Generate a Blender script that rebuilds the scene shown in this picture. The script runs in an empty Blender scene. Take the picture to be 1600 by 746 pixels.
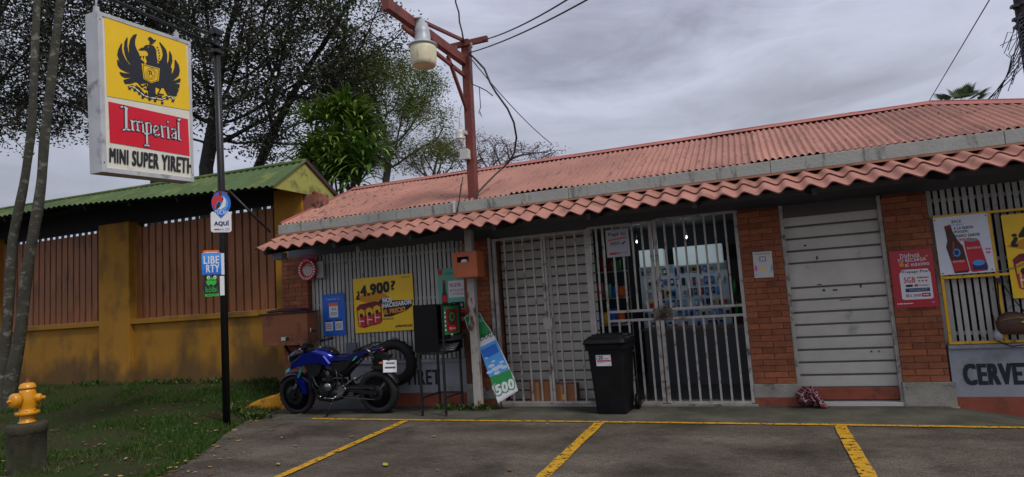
import bpy, math, random
import numpy as np
from mathutils import Vector, Matrix
from mathutils.noise import noise as pnoise
random.seed(7); RNG = np.random.default_rng(7)
S = bpy.context.scene
R = math.radians

# ------------------------------------------------------------------ camera
FPX, YAW, PITCH, ROLL, HCAM = 971.26, R(-20.9753), R(5.53624), R(-3.80681), 1.5
_f = Vector((math.sin(YAW)*math.cos(PITCH), math.cos(YAW)*math.cos(PITCH), math.sin(PITCH)))
_r0 = Vector((math.cos(YAW), -math.sin(YAW), 0)); _u0 = _r0.cross(_f)
_r = math.cos(ROLL)*_r0 + math.sin(ROLL)*_u0
_u = -math.sin(ROLL)*_r0 + math.cos(ROLL)*_u0
cd = bpy.data.cameras.new('camera'); cam = bpy.data.objects.new('camera', cd)
S.collection.objects.link(cam); S.camera = cam
cam.matrix_world = Matrix(((_r.x,_u.x,-_f.x,0),(_r.y,_u.y,-_f.y,0),(_r.z,_u.z,-_f.z,HCAM),(0,0,0,1)))
cd.sensor_width = 36; cd.sensor_fit = 'HORIZONTAL'; cd.lens = 36*FPX/1600; cd.clip_end = 2000; cd.clip_start = .05
def ray(px, py): return _r*((px-800)/FPX) + _u*((373-py)/FPX) + _f
def onY(px, py, Y): d = ray(px, py); return d*(Y/d.y) + Vector((0,0,HCAM))
def onX(px, py, X): d = ray(px, py); return d*(X/d.x) + Vector((0,0,HCAM))
def onZ(px, py, Z): d = ray(px, py); return d*((Z-HCAM)/d.z) + Vector((0,0,HCAM))

# ------------------------------------------------------------------ world + sun
W = bpy.data.worlds.new("World"); S.world = W; W.use_nodes = True
nt = W.node_tree; nt.nodes.clear()
SUN_EL, SUN_AZ = R(52), R(118)      # azimuth clockwise from +Y
out = nt.nodes.new('ShaderNodeOutputWorld'); bg = nt.nodes.new('ShaderNodeBackground'); bg.inputs[1].default_value = .1
sky = nt.nodes.new('ShaderNodeTexSky'); sky.sky_type = 'NISHITA'; sky.sun_disc = False
sky.sun_elevation = SUN_EL; sky.sun_rotation = SUN_AZ
tc = nt.nodes.new('ShaderNodeTexCoord')
mp = nt.nodes.new('ShaderNodeMapping'); mp.inputs['Scale'].default_value = (1.1, 1.1, 3.4); mp.inputs['Location'].default_value = (.37, .2, .1)
n1 = nt.nodes.new('ShaderNodeTexNoise'); n1.inputs['Scale'].default_value = 1.7; n1.inputs['Detail'].default_value = 7; n1.inputs['Roughness'].default_value = .52; n1.inputs['Distortion'].default_value = .35
cr = nt.nodes.new('ShaderNodeValToRGB')
SKYK = 1.5
for e, (p, c) in zip([cr.color_ramp.elements[0], cr.color_ramp.elements[1], cr.color_ramp.elements.new(.5)],
                     [(.34, (2.35, 2.45, 3.1)), (.66, (5.8, 6.15, 7.0)), (.5, (3.9, 4.1, 4.95))]):
    e.position = p; e.color = (c[0]*SKYK, c[1]*SKYK, c[2]*SKYK, 1)
mx = nt.nodes.new('ShaderNodeMix'); mx.data_type = 'RGBA'; mx.inputs[0].default_value = .94
nt.links.new(tc.outputs['Generated'], mp.inputs[0]); nt.links.new(mp.outputs[0], n1.inputs[0]); 
def wmath(op, a, b_=None, c_=None):
    n_ = nt.nodes.new('ShaderNodeMath'); n_.operation = op
    for i_, v_ in enumerate((a, b_, c_)):
        if v_ is None: continue
        if isinstance(v_, (int, float)): n_.inputs[i_].default_value = v_
        else: nt.links.new(v_, n_.inputs[i_])
    return n_.outputs[0]
def cloud_bank(px, py, width, amount, prev):   # broad soft bank of cloud in a sky direction
    d_ = ray(px, py).normalized(); vd_ = nt.nodes.new('ShaderNodeVectorMath'); vd_.operation = 'SUBTRACT'; nt.links.new(tc.outputs['Generated'], vd_.inputs[0]); vd_.inputs[1].default_value = d_
    mu_ = nt.nodes.new('ShaderNodeVectorMath'); mu_.operation = 'MULTIPLY'; nt.links.new(vd_.outputs[0], mu_.inputs[0]); mu_.inputs[1].default_value = (1/width, 1/width, 2.6/width)
    ln_ = nt.nodes.new('ShaderNodeVectorMath'); ln_.operation = 'LENGTH'; nt.links.new(mu_.outputs[0], ln_.inputs[0])
    k_ = wmath('MULTIPLY', wmath('POWER', 2.718, wmath('MULTIPLY', wmath('MULTIPLY', ln_.outputs[1], ln_.outputs[1]), -1.0)), amount)
    return wmath('ADD', prev, k_)
n1b = nt.nodes.new('ShaderNodeTexNoise'); n1b.inputs['Scale'].default_value = 4.5; n1b.inputs['Detail'].default_value = 8; n1b.inputs['Roughness'].default_value = .6; n1b.inputs['Distortion'].default_value = .8; nt.links.new(mp.outputs[0], n1b.inputs[0])
cl_ = wmath('MULTIPLY_ADD', n1b.outputs[0], .30, wmath('MULTIPLY', n1.outputs[0], .75)); cl_ = cloud_bank(1110, 40, .38, -.19, cl_); cl_ = cloud_bank(930, 110, .22, -.06, cl_); cl_ = cloud_bank(1150, 215, .45, .13, cl_); cl_ = cloud_bank(1420, 80, .3, .06, cl_); cl_ = cloud_bank(60, 330, .5, .12, cl_)
nt.links.new(cl_, cr.inputs[0])
nt.links.new(sky.outputs[0], mx.inputs[6]); nt.links.new(cr.outputs[0], mx.inputs[7]); nt.links.new(mx.outputs[2], bg.inputs[0]); nt.links.new(bg.outputs[0], out.inputs[0])
sl = bpy.data.lights.new('sun', 'SUN'); sl.energy = 2.0; sl.angle = R(16); sl.color = (1, .96, .9)
sun = bpy.data.objects.new('sun', sl); S.collection.objects.link(sun)
sd = Vector((math.sin(SUN_AZ)*math.cos(SUN_EL), math.cos(SUN_AZ)*math.cos(SUN_EL), math.sin(SUN_EL)))
sun.rotation_euler = (-sd).to_track_quat('-Z', 'Y').to_euler(); sun.location = sd*60
S.view_settings.view_transform = 'Standard'; S.view_settings.look = 'None'; S.view_settings.gamma = 1
S.view_settings.exposure = 0.0; S.view_settings.use_curve_mapping = False
S.render.engine = 'CYCLES'; S.cycles.max_bounces = 6; S.cycles.diffuse_bounces = 3; S.cycles.glossy_bounces = 3
S.cycles.transparent_max_bounces = 12; S.cycles.use_denoising = True

# ------------------------------------------------------------------ materials
MATS = {}
def L(h):  # srgb hex -> linear
    h = h.lstrip('#'); c = [int(h[i:i+2], 16)/255 for i in (0,2,4)]
    return tuple(((x+.055)/1.055)**2.4 if x > .04045 else x/12.92 for x in c)
def mat(name, col, rough=.6, metal=0, var=.12, scale=4, detail=6, bump=0, bscale=60, stretch=(1,1,1), second=None, s_scale=2, s_lo=.5, s_hi=.62,
        s_stretch=(1,1,1), island=0, coat=0, spec=.5, emit=None, estr=1, twoside=None):
    if name in MATS: return MATS[name]
    if isinstance(col, str): col = L(col)
    m = bpy.data.materials.new(name); m.use_nodes = True; MATS[name] = m
    t = m.node_tree; N = t.nodes; K = t.links; b = N['Principled BSDF']
    b.inputs['Roughness'].default_value = rough; b.inputs['Metallic'].default_value = metal
    b.inputs['Specular IOR Level'].default_value = spec
    if coat: b.inputs['Coat Weight'].default_value = coat; b.inputs['Coat Roughness'].default_value = .12
    c = N.new('ShaderNodeTexCoord')
    def mapped(st):
        q = N.new('ShaderNodeMapping'); q.inputs['Scale'].default_value = st; K.new(c.outputs['Object'], q.inputs[0]); return q
    def noi(sc, st, det=6):
        n = N.new('ShaderNodeTexNoise'); n.inputs['Scale'].default_value = sc; n.inputs['Detail'].default_value = det; n.inputs['Roughness'].default_value = .6
        K.new(mapped(st).outputs[0], n.inputs[0]); return n
    src = None
    if var:
        n = noi(scale, stretch, detail); r = N.new('ShaderNodeValToRGB'); K.new(n.outputs[0], r.inputs[0])
        r.color_ramp.elements[0].position = .3; r.color_ramp.elements[1].position = .7
        r.color_ramp.elements[0].color = (*[x*(1-var) for x in col], 1); r.color_ramp.elements[1].color = (*[min(1, x*(1+var)) for x in col], 1)
        src = r.outputs[0]
    else: b.inputs['Base Color'].default_value = (*col, 1)
    if second is not None:
        if isinstance(second, str): second = L(second)
        n2 = noi(s_scale, s_stretch, 8); r2 = N.new('ShaderNodeValToRGB'); K.new(n2.outputs[0], r2.inputs[0])
        r2.color_ramp.elements[0].position = s_lo; r2.color_ramp.elements[1].position = s_hi
        x = N.new('ShaderNodeMix'); x.data_type = 'RGBA'; K.new(r2.outputs[0], x.inputs[0])
        if src: K.new(src, x.inputs[6])
        else: x.inputs[6].default_value = (*col, 1)
        x.inputs[7].default_value = (*second, 1); src = x.outputs[2]
    if island:
        g = N.new('ShaderNodeNewGeometry'); mr = N.new('ShaderNodeMapRange'); K.new(g.outputs['Random Per Island'], mr.inputs[0])
        mr.inputs[3].default_value = 1-island; mr.inputs[4].default_value = 1+island
        h = N.new('ShaderNodeHueSaturation'); K.new(mr.outputs[0], h.inputs['Value'])
        if src: K.new(src, h.inputs['Color'])
        else: h.inputs['Color'].default_value = (*col, 1)
        src = h.outputs[0]
    if src: K.new(src, b.inputs['Base Color'])
    if bump:
        n3 = noi(bscale, stretch, 5); bp = N.new('ShaderNodeBump'); bp.inputs['Strength'].default_value = bump; bp.inputs['Distance'].default_value = .02
        K.new(n3.outputs[0], bp.inputs['Height']); K.new(bp.outputs[0], b.inputs['Normal'])
    if emit is not None:
        b.inputs['Emission Color'].default_value = (*emit, 1); b.inputs['Emission Strength'].default_value = estr
    return m
def mat_leaf(name, col, col2, rough=.5, trans=.25, island=.35):
    if name in MATS: return MATS[name]
    m = mat(name, col, rough=rough, var=.15, scale=.6, second=col2, s_scale=.9, s_lo=.42, s_hi=.6, island=island, spec=.25)
    t = m.node_tree; b = t.nodes['Principled BSDF']; o = t.nodes['Material Output']
    tr = t.nodes.new('ShaderNodeBsdfTranslucent'); ms = t.nodes.new('ShaderNodeMixShader'); ms.inputs[0].default_value = trans
    src = b.inputs['Base Color'].links[0].from_socket
    t.links.new(src, tr.inputs[0]); t.links.new(b.outputs[0], ms.inputs[1]); t.links.new(tr.outputs[0], ms.inputs[2]); t.links.new(ms.outputs[0], o.inputs[0])
    return m
def flat(name, col, rough=.55, **k): return mat(name, col, rough=rough, var=k.pop('var', .05), scale=12, **k)

# ------------------------------------------------------------------ mesh builder
def wloc(o):
    v = Vector((0,0,0))
    while o is not None: v = v + o.location; o = o.parent
    return v
class MB:
    def __init__(s): s.v = []; s.f = []; s.mi = []; s.sm = []; s.mats = []
    def mid(s, m):
        if m not in s.mats: s.mats.append(m)
        return s.mats.index(m)
    def add(s, vs, fs, m, smooth=False):
        o = len(s.v); i = s.mid(m); s.v.extend([tuple(v) for v in vs])
        for f in fs: s.f.append(tuple(o+k for k in f)); s.mi.append(i); s.sm.append(smooth)
    def box(s, x0, x1, y0, y1, z0, z1, m, M=None):
        v = [Vector((x, y, z)) for x in (x0, x1) for y in (y0, y1) for z in (z0, z1)]
        if M is not None: v = [M @ p for p in v]
        s.add(v, [(0,1,3,2),(4,6,7,5),(0,4,5,1),(2,3,7,6),(0,2,6,4),(1,5,7,3)], m)
    def cbox(s, c, sz, m, rot=None):
        M = Matrix.Translation(c) @ (rot.to_4x4() if rot is not None else Matrix.Identity(4))
        s.box(-sz[0]/2, sz[0]/2, -sz[1]/2, sz[1]/2, -sz[2]/2, sz[2]/2, m, M)
    def beam(s, a, b, w, h, m, up=Vector((0,0,1))):
        a = Vector(a); b = Vector(b); d = (b-a).normalized(); x = d.cross(up)
        if x.length < 1e-3: x = d.cross(Vector((1,0,0)))
        x.normalize(); y = x.cross(d)
        v = [p + x*i*w/2 + y*j*h/2 for p in (a, b) for i, j in ((-1,-1),(1,-1),(1,1),(-1,1))]
        s.add(v, [(3,2,1,0),(4,5,6,7),(0,1,5,4),(1,2,6,5),(2,3,7,6),(3,0,4,7)], m)
    def tube(s, pts, r, m, n=8, caps=True, closed=False):
        pts = [Vector(p) for p in pts]; N = len(pts); rr = r if isinstance(r, (list, tuple)) else [r]*N
        vs = []; fs = []; prev = None
        for i, p in enumerate(pts):
            if closed: d = pts[(i+1) % N] - pts[i-1]
            else: d = pts[min(i+1, N-1)] - pts[max(i-1, 0)]
            d.normalize()
            if prev is None:
                x = d.cross(Vector((0,0,1)));
                if x.length < .05: x = d.cross(Vector((1,0,0)))
            else: x = prev - d*prev.dot(d)
            x.normalize(); prev = x; y = d.cross(x)
            for k in range(n):
                a = 2*math.pi*k/n; vs.append(p + (x*math.cos(a) + y*math.sin(a))*rr[i])
        for i in range(N if closed else N-1):
            j = (i+1) % N
            for k in range(n): l = (k+1) % n; fs.append((i*n+k, i*n+l, j*n+l, j*n+k))
        if caps and not closed: fs.append(tuple(range(n-1, -1, -1))); fs.append(tuple((N-1)*n+k for k in range(n)))
        s.add(vs, fs, m, True)
    def lathe(s, prof, c, m, n=24, axis='Z', smooth=True):
        c = Vector(c); vs = []; fs = []
        for r, z in prof:
            for k in range(n):
                a = 2*math.pi*k/n; x, y = r*math.cos(a), r*math.sin(a)
                q = {'Z': (x, y, z), 'Y': (x, z, y), 'X': (z, x, y)}[axis] if isinstance(axis, str) else None
                if q is None:
                    q = axis @ Vector((x, y, z))
                vs.append(c + Vector(q))
        for i in range(len(prof)-1):
            for k in range(n): l = (k+1) % n; fs.append((i*n+k, i*n+l, (i+1)*n+l, (i+1)*n+k))
        if prof[0][0] > 1e-4: fs.append(tuple(range(n-1, -1, -1)))
        if prof[-1][0] > 1e-4 and not (prof[0][0] < 1e-4 and len(prof) == 2): fs.append(tuple((len(prof)-1)*n+k for k in range(n)))
        s.add(vs, fs, m, smooth)
    def torus(s, c, Rr, r, m, axis='Y', n=36, k=12, sy=1.0):
        c = Vector(c); vs = []; fs = []
        for i in range(n):
            a = 2*math.pi*i/n
            for j in range(k):
                b = 2*math.pi*j/k; q = Rr + r*math.cos(b); h = r*sy*math.sin(b)
                p = {'Y': (q*math.cos(a), h, q*math.sin(a)), 'Z': (q*math.cos(a), q*math.sin(a), h), 'X': (h, q*math.cos(a), q*math.sin(a))}[axis]
                vs.append(c + Vector(p))
        for i in range(n):
            for j in range(k): fs.append((i*k+j, ((i+1) % n)*k+j, ((i+1) % n)*k+(j+1) % k, i*k+(j+1) % k))
        s.add(vs, fs, m, True)
    def loft(s, secs, m, n=16, e=2.4, smooth=True):
        # secs: (x, yc, zc, hy, hz_up, hz_dn)
        vs = []; fs = []
        for (x, yc, zc, hy, hu, hd) in secs:
            for k in range(n):
                a = 2*math.pi*k/n; ca, sa = math.cos(a), math.sin(a)
                y = math.copysign(abs(ca)**(2/e), ca)*hy; z = math.copysign(abs(sa)**(2/e), sa)*(hu if sa > 0 else hd)
                vs.append((x, yc+y, zc+z))
        for i in range(len(secs)-1):
            for k in range(n): l = (k+1) % n; fs.append((i*n+k, i*n+l, (i+1)*n+l, (i+1)*n+k))
        fs.append(tuple(range(n-1, -1, -1))); fs.append(tuple((len(secs)-1)*n+k for k in range(n)))
        s.add(vs, fs, m, smooth)
    def prism(s, out, y0, y1, m, plane='XZ', inset=0):
        # outline in plane, extruded along the normal; inset shrinks the outer faces
        n = len(out); cx = sum(p[0] for p in out)/n; cz = sum(p[1] for p in out)/n
        def P(u, w, d): return {'XZ': (u, d, w), 'XY': (u, w, d), 'YZ': (d, u, w)}[plane]
        def ring(k, d): return [P(cx+(u-cx)*k, cz+(w-cz)*k, d) for u, w in out]
        if inset:
            t = (y1-y0)*.25; rs = [ring(1-inset, y0), ring(1, y0+t), ring(1, y1-t), ring(1-inset, y1)]
        else: rs = [ring(1, y0), ring(1, y1)]
        vs = [v for r_ in rs for v in r_]; fs = [tuple(range(n)), tuple((len(rs)-1)*n+k for k in range(n-1, -1, -1))]
        for i in range(len(rs)-1):
            for k in range(n): l = (k+1) % n; fs.append((i*n+l, i*n+k, (i+1)*n+k, (i+1)*n+l))
        s.add(vs, fs, m)
    def grid(s, fn, us, vs_, m, smooth=True, flip=False):
        v = [fn(a, b) for b in vs_ for a in us]; n = len(us); f = []
        for j in range(len(vs_)-1):
            for i in range(n-1):
                q = (j*n+i, j*n+i+1, (j+1)*n+i+1, (j+1)*n+i); f.append(q[::-1] if flip else q)
        s.add(v, f, m, smooth)
    def build(s, name, parent=None, local=False, bevel=0, M=None, segs=2):
        vs = [Vector(v) for v in s.v]
        if M is not None: vs = [M @ v for v in vs]
        loc = Vector((0,0,0))
        if parent is None:
            if not local:
                a = np.array([tuple(v) for v in vs]); loc = Vector(((a[:,0].min()+a[:,0].max())/2, (a[:,1].min()+a[:,1].max())/2, a[:,2].min()))
                vs = [v-loc for v in vs]
        elif not local:
            w = wloc(parent); vs = [v-w for v in vs]
        me = bpy.data.meshes.new(name); me.from_pydata([tuple(v) for v in vs], [], s.f)
        for m in s.mats: me.materials.append(m)
        me.polygons.foreach_set('material_index', s.mi); me.polygons.foreach_set('use_smooth', s.sm); me.update()
        o = bpy.data.objects.new(name, me); S.collection.objects.link(o); o.location = loc; o.parent = parent
        if bevel:
            b = o.modifiers.new('bevel', 'BEVEL'); b.width = bevel; b.segments = segs; b.limit_method = 'ANGLE'; b.angle_limit = R(40)
        return o
def tag(o, label=None, cat=None, group=None, kind=None):
    if label: o['label'] = label
    if cat: o['category'] = cat
    if group: o['group'] = group
    if kind: o['kind'] = kind
    return o
def thing(name, label, cat, loc, group=None, rot=None):
    o = bpy.data.objects.new(name, None); o.empty_display_size = .1; S.collection.objects.link(o); o.location = loc
    if rot: o.rotation_euler = rot
    return tag(o, label, cat, group)
def fast_mesh(name, V, F, mats, parent=None, mi=None, smooth=False):
    me = bpy.data.meshes.new(name); n = F.shape[1]
    if parent is not None: V = V - np.array(wloc(parent))[None]
    me.vertices.add(len(V)); me.vertices.foreach_set('co', np.asarray(V, np.float32).ravel())
    me.loops.add(F.size); me.loops.foreach_set('vertex_index', F.astype(np.int32).ravel())
    me.polygons.add(len(F)); me.polygons.foreach_set('loop_start', np.arange(0, F.size, n, dtype=np.int32))
    me.polygons.foreach_set('loop_total', np.full(len(F), n, np.int32))
    if mi is not None: me.polygons.foreach_set('material_index', mi.astype(np.int32))
    me.polygons.foreach_set('use_smooth', np.full(len(F), smooth))
    for m in mats: me.materials.append(m)
    me.update(calc_edges=True); me.validate()
    o = bpy.data.objects.new(name, me); S.collection.objects.link(o); o.parent = parent
    return o

# ------------------------------------------------------------------ lettering
_TX = {}
BOLD = [(0,0),(-1,-1),(1,-1),(-1,1),(1,1),(-.5,0),(.5,0)]
def text_unit(s, bold=.0, shear=0):
    k = (s, bold, shear)
    if k not in _TX:
        c = bpy.data.curves.new('t', 'FONT'); c.body = s; c.space_character = 1.12 if bold else 1; c.shear = shear; c.resolution_u = 3; c.fill_mode = 'BOTH'
        o = bpy.data.objects.new('t', c); S.collection.objects.link(o); bpy.context.view_layer.update()
        d = o.evaluated_get(bpy.context.evaluated_depsgraph_get()); me = d.to_mesh()
        V = np.array([v.co[:2] for v in me.vertices]) if len(me.vertices) else np.zeros((0, 2)); F = [tuple(p.vertices) for p in me.polygons]
        d.to_mesh_clear(); bpy.data.objects.remove(o); bpy.data.curves.remove(c)
        lo, hi = V.min(0), V.max(0); V = (V-lo)/np.maximum(hi-lo, 1e-6); _TX[k] = (V, F, (hi-lo)[0]/(hi-lo)[1])
    return _TX[k]
class Panel:
    """printed panel: corner points bl, br, tl in space; drawing in 0..1 coordinates"""
    def __init__(s, bl, br, tl, base, th=.006, mb=None, br_tr=None, sag=0):
        s.o = Vector(bl); s.U = Vector(br)-s.o; s.V = Vector(tl)-s.o; s.N = s.U.cross(s.V).normalized(); s.mb = mb or MB()
        s.tr = Vector(br_tr) if br_tr is not None else s.o+s.U+s.V
        if base is not None:
            a = [s.P(0,0,0), s.P(1,0,0), s.P(1,1,0), s.P(0,1,0)]; b = [p - s.N*th for p in a]
            s.mb.add(a+b, [(0,1,2,3),(7,6,5,4),(0,4,5,1),(1,5,6,2),(2,6,7,3),(3,7,4,0)], base)
    def P(s, u, v, l=0):
        p = s.o*(1-u)*(1-v) + (s.o+s.U)*u*(1-v) + (s.o+s.V)*(1-u)*v + s.tr*u*v
        return p + s.N*(.0012*l)
    def poly(s, pts, m, l=1): s.mb.add([s.P(u, v, l) for u, v in pts], [tuple(range(len(pts)))], m)
    def rect(s, u0, u1, v0, v1, m, l=1): s.poly([(u0,v0),(u1,v0),(u1,v1),(u0,v1)], m, l)
    def ell(s, u, v, ru, rv, m, l=1, n=20): s.poly([(u+ru*math.cos(2*math.pi*k/n), v+rv*math.sin(2*math.pi*k/n)) for k in range(n)], m, l)
    def rrect(s, u0, u1, v0, v1, r, m, l=1):
        asp = s.U.length/s.V.length; pts = []
        for cx, cy, a0 in ((u1-r, v0+r*asp, -90), (u1-r, v1-r*asp, 0), (u0+r, v1-r*asp, 90), (u0+r, v0+r*asp, 180)):
            for k in range(5): a = R(a0+22.5*k); pts.append((cx+r*math.cos(a), cy+r*asp*math.sin(a)))
        s.poly(pts, m, l)
    def text(s, t, u0, u1, v0, v1, m, l=2, bold=0, shear=0, rise=0):
        V, F, _ = text_unit(t, 1 if bold else 0, shear); bu = bold*.55*(v1-v0)*s.V.length/s.U.length; bv = bold*.35*(v1-v0)
        for k, (du, dv) in enumerate(BOLD if bold else BOLD[:1]):
            s.mb.add([s.P(u0+bu+(u1-u0-2*bu)*a+du*bu, v0+bv+(v1-v0-2*bv)*b+dv*bv+rise*a, l+.07*k) for a, b in V], F, m)
    def lines(s, u0, u1, v0, v1, n, m, l=2, seed=1):
        rr = random.Random(seed); h = (v1-v0)/n
        for i in range(n):
            u = u0
            while u < u1-.01:
                w = rr.uniform(.03, .09); e = min(u1, u+w); s.rect(u, e, v1-h*(i+.75), v1-h*(i+.2), m, l); u = e+.012
def ribbon(mb, pts, w, m, mapf, cap=True):
    """pen stroke in a 2-D picture plane, mapped into space by mapf"""
    for i in range(len(pts)-1):
        a = Vector(pts[i]); b = Vector(pts[i+1]); d = (b-a)
        if d.length < 1e-6: continue
        d.normalize(); n = Vector((-d.y, d.x))*w/2; e = d*w*(.35 if cap else 0)
        q = [a-e-n, b+e-n, b+e+n, a-e+n]; mb.add([mapf(p.x, p.y) for p in q], [(0,1,2,3)], m)

# common finishes
M_black = mat('black_steel_paint', '#131316', rough=.45, var=.25, scale=9, bump=.1)
M_red_steel = mat('red_oxide_steel', '#74382f', rough=.62, var=.22, scale=5, second='#4a2b26', s_scale=7, s_lo=.56, s_hi=.7, bump=.25, bscale=40)
M_bars = mat('pale_bar_paint', '#a8a29a', rough=.5, var=.18, scale=6, second='#5a4a3e', s_scale=7, s_lo=.54, s_hi=.68, bump=.1)
M_white_wall = mat('grey_white_wall_paint', '#8e9198', rough=.8, var=.1, scale=2, second='#6b6a66', s_scale=3, s_lo=.52, s_hi=.8, bump=.15)
M_slat = mat('grey_slat_paint', '#a9a8a2', rough=.55, var=.12, scale=5, second='#5f5b57', s_scale=11, s_lo=.6, s_hi=.75, island=.12)
M_dark = mat('recess_shade_black', (.012, .012, .014), rough=.9, var=.2)  # near-black colour in place of shade, for recesses and roof undersides
M_yellow_paint = mat('yellow_steel_paint', '#dca812', rough=.5, var=.12, scale=8, second='#6b4a15', s_scale=14, s_lo=.62, s_hi=.7)
M_brick = mat('orange_brick', '#8f5437', rough=.85, var=.18, scale=14, island=.24, bump=.5, bscale=90, second='#6e3a28', s_scale=3, s_lo=.5, s_hi=.75)
M_mortar = mat('brick_mortar', '#6a3c2a', rough=.95, var=.2, scale=20, bump=.4)
M_conc_lt = mat('pale_concrete', '#8f8b80', rough=.9, var=.2, scale=6, second='#4c473f', s_scale=5, s_lo=.56, s_hi=.68, bump=.5, bscale=50)
M_skirt = mat('red_oxide_skirting', '#8a4530', rough=.75, var=.15, scale=5, second='#5c3428', s_scale=6, s_lo=.55, s_hi=.75)
P_white = flat('print_white', '#d8d9dc'); P_black = flat('print_black', '#14141a'); P_red = flat('print_red', '#c0222d'); P_yellow = flat('print_yellow', '#e6b400')
P_blue = flat('print_blue', '#1d63c4'); P_green = flat('print_green', '#1f8a45'); P_orange = flat('print_orange', '#e2662a'); P_navy = flat('print_navy', '#1b2a66')
P_grey = flat('print_grey', '#8a8c92'); P_teal = flat('print_teal', '#5fae93'); P_sky = flat('print_sky_blue', '#4c9be0'); P_brown = flat('print_brown', '#4a1e14')
P_gold = flat('print_gold', '#d98f1f'); P_lime = flat('print_lime', '#2fae3c'); P_pink = flat('print_pink', '#d65a9a'); P_dred = flat('print_dark_red', '#7c141f')

# ================================================================== GROUND
def hground(x, y):
    d = 0.0
    if x > 1.85 and 7.32 < y < 9: d = -min(.13, (x-1.85)*.17)*min(1, (y-7.32)/.5)
    return d
M_ground = mat('worn_brushed_concrete', (.097, .079, .062), rough=.85, var=.34, spec=.25, scale=1.6, detail=10, second=(.040, .032, .024), s_scale=.8, s_lo=.45, s_hi=.72, s_stretch=(1,1.6,1), bump=.35, bscale=45, stretch=(.45, 1.5, 1))
def ground_nodes():
    t = M_ground.node_tree; N = t.nodes; K = t.links; b = N['Principled BSDF']
    c = N.new('ShaderNodeTexCoord'); q = N.new('ShaderNodeMapping'); q.inputs['Scale'].default_value = (6, 60, 1); K.new(c.outputs['Object'], q.inputs[0])
    n = N.new('ShaderNodeTexNoise'); n.inputs['Scale'].default_value = 1.6; n.inputs['Detail'].default_value = 8; n.inputs['Roughness'].default_value = .7; K.new(q.outputs[0], n.inputs[0])
    r = N.new('ShaderNodeMapRange'); r.inputs[1].default_value = .36; r.inputs[2].default_value = .64; r.inputs[3].default_value = .5; r.inputs[4].default_value = 1.6; K.new(n.outputs[0], r.inputs[0])
    h = N.new('ShaderNodeHueSaturation'); src = b.inputs['Base Color'].links[0].from_socket; K.new(src, h.inputs['Color']); K.new(r.outputs[0], h.inputs['Value'])
    # pale and dark speckles
    n2 = N.new('ShaderNodeTexNoise'); n2.inputs['Scale'].default_value = 55; n2.inputs['Detail'].default_value = 3; K.new(c.outputs['Object'], n2.inputs[0])
    r2 = N.new('ShaderNodeMapRange'); r2.inputs[1].default_value = .32; r2.inputs[2].default_value = .72; r2.inputs[3].default_value = .6; r2.inputs[4].default_value = 1.5; K.new(n2.outputs[0], r2.inputs[0])
    h2 = N.new('ShaderNodeHueSaturation'); K.new(h.outputs[0], h2.inputs['Color']); K.new(r2.outputs[0], h2.inputs['Value'])
    n3 = N.new('ShaderNodeTexNoise'); n3.inputs['Scale'].default_value = .75; n3.inputs['Detail'].default_value = 9; n3.inputs['Roughness'].default_value = .62; n3.inputs['Distortion'].default_value = .6; K.new(c.outputs['Object'], n3.inputs[0])
    r3 = N.new('ShaderNodeMapRange'); r3.inputs[1].default_value = .50; r3.inputs[2].default_value = .66; r3.inputs[3].default_value = 1.0; r3.inputs[4].default_value = .52; K.new(n3.outputs[0], r3.inputs[0])
    h3 = N.new('ShaderNodeHueSaturation'); K.new(h2.outputs[0], h3.inputs['Color']); K.new(r3.outputs[0], h3.inputs['Value'])
    r4 = N.new('ShaderNodeMapRange'); r4.inputs[1].default_value = .50; r4.inputs[2].default_value = .66; r4.inputs[3].default_value = .88; r4.inputs[4].default_value = .6; K.new(n3.outputs[0], r4.inputs[0]); K.new(r4.outputs[0], b.inputs['Roughness'])
    K.new(h3.outputs[0], b.inputs['Base Color'])
ground_nodes()
xs = [-300, -120, -60, -30, -15] + [-8+.5*i for i in range(20)] + [1.85+.12*i for i in range(28)] + [6, 9, 15, 30, 60, 120, 300]
ys = [-200, -60, -20, -6, 0, 2, 3, 4, 5, 6, 7] + [7.3+.1*i for i in range(13)] + [9, 10, 12, 15, 25, 60, 150, 500]
g = MB(); g.grid(lambda x, y: (x, y, hground(x, y)), sorted(xs), ys, M_ground)
tag(g.build('ground', local=True), kind='structure')

# apron in front of the shop
M_apron = mat('mossy_apron_concrete', (.082, .074, .056), rough=.85, var=.3, scale=2.5, detail=9, second=(.036, .040, .022), s_scale=1.7, s_lo=.45, s_hi=.66, bump=.4, bscale=40)
g = MB(); ax = [-6.9+.3*i for i in range(29)]+[1.85+.12*i for i in range(30)]
g.grid(lambda x, y: (x, y, hground(x, y)+.004), sorted(ax), [7.25+.1*i for i in range(12)], M_apron)
tag(g.build('apron_pavement', local=True), kind='structure')

# painted parking lines (worn)
def line_mat():
    m = mat('worn_yellow_road_paint', '#c08f12', rough=.75, var=.18, scale=10, bump=.2)
    t = m.node_tree; N = t.nodes; K = t.links; b = N['Principled BSDF']; o = N['Material Output']
    c = N.new('ShaderNodeTexCoord'); n = N.new('ShaderNodeTexNoise'); n.inputs['Scale'].default_value = 16; n.inputs['Detail'].default_value = 9; n.inputs['Roughness'].default_value = .75
    K.new(c.outputs['Object'], n.inputs[0]); r = N.new('ShaderNodeValToRGB'); K.new(n.outputs[0], r.inputs[0]); r.color_ramp.elements[0].position = .535; r.color_ramp.elements[1].position = .575
    tr = N.new('ShaderNodeBsdfTransparent'); x = N.new('ShaderNodeMixShader'); K.new(r.outputs[0], x.inputs[0]); K.new(b.outputs[0], x.inputs[1]); K.new(tr.outputs[0], x.inputs[2]); K.new(x.outputs[0], o.inputs[0])
    return m
M_line = line_mat()
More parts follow.
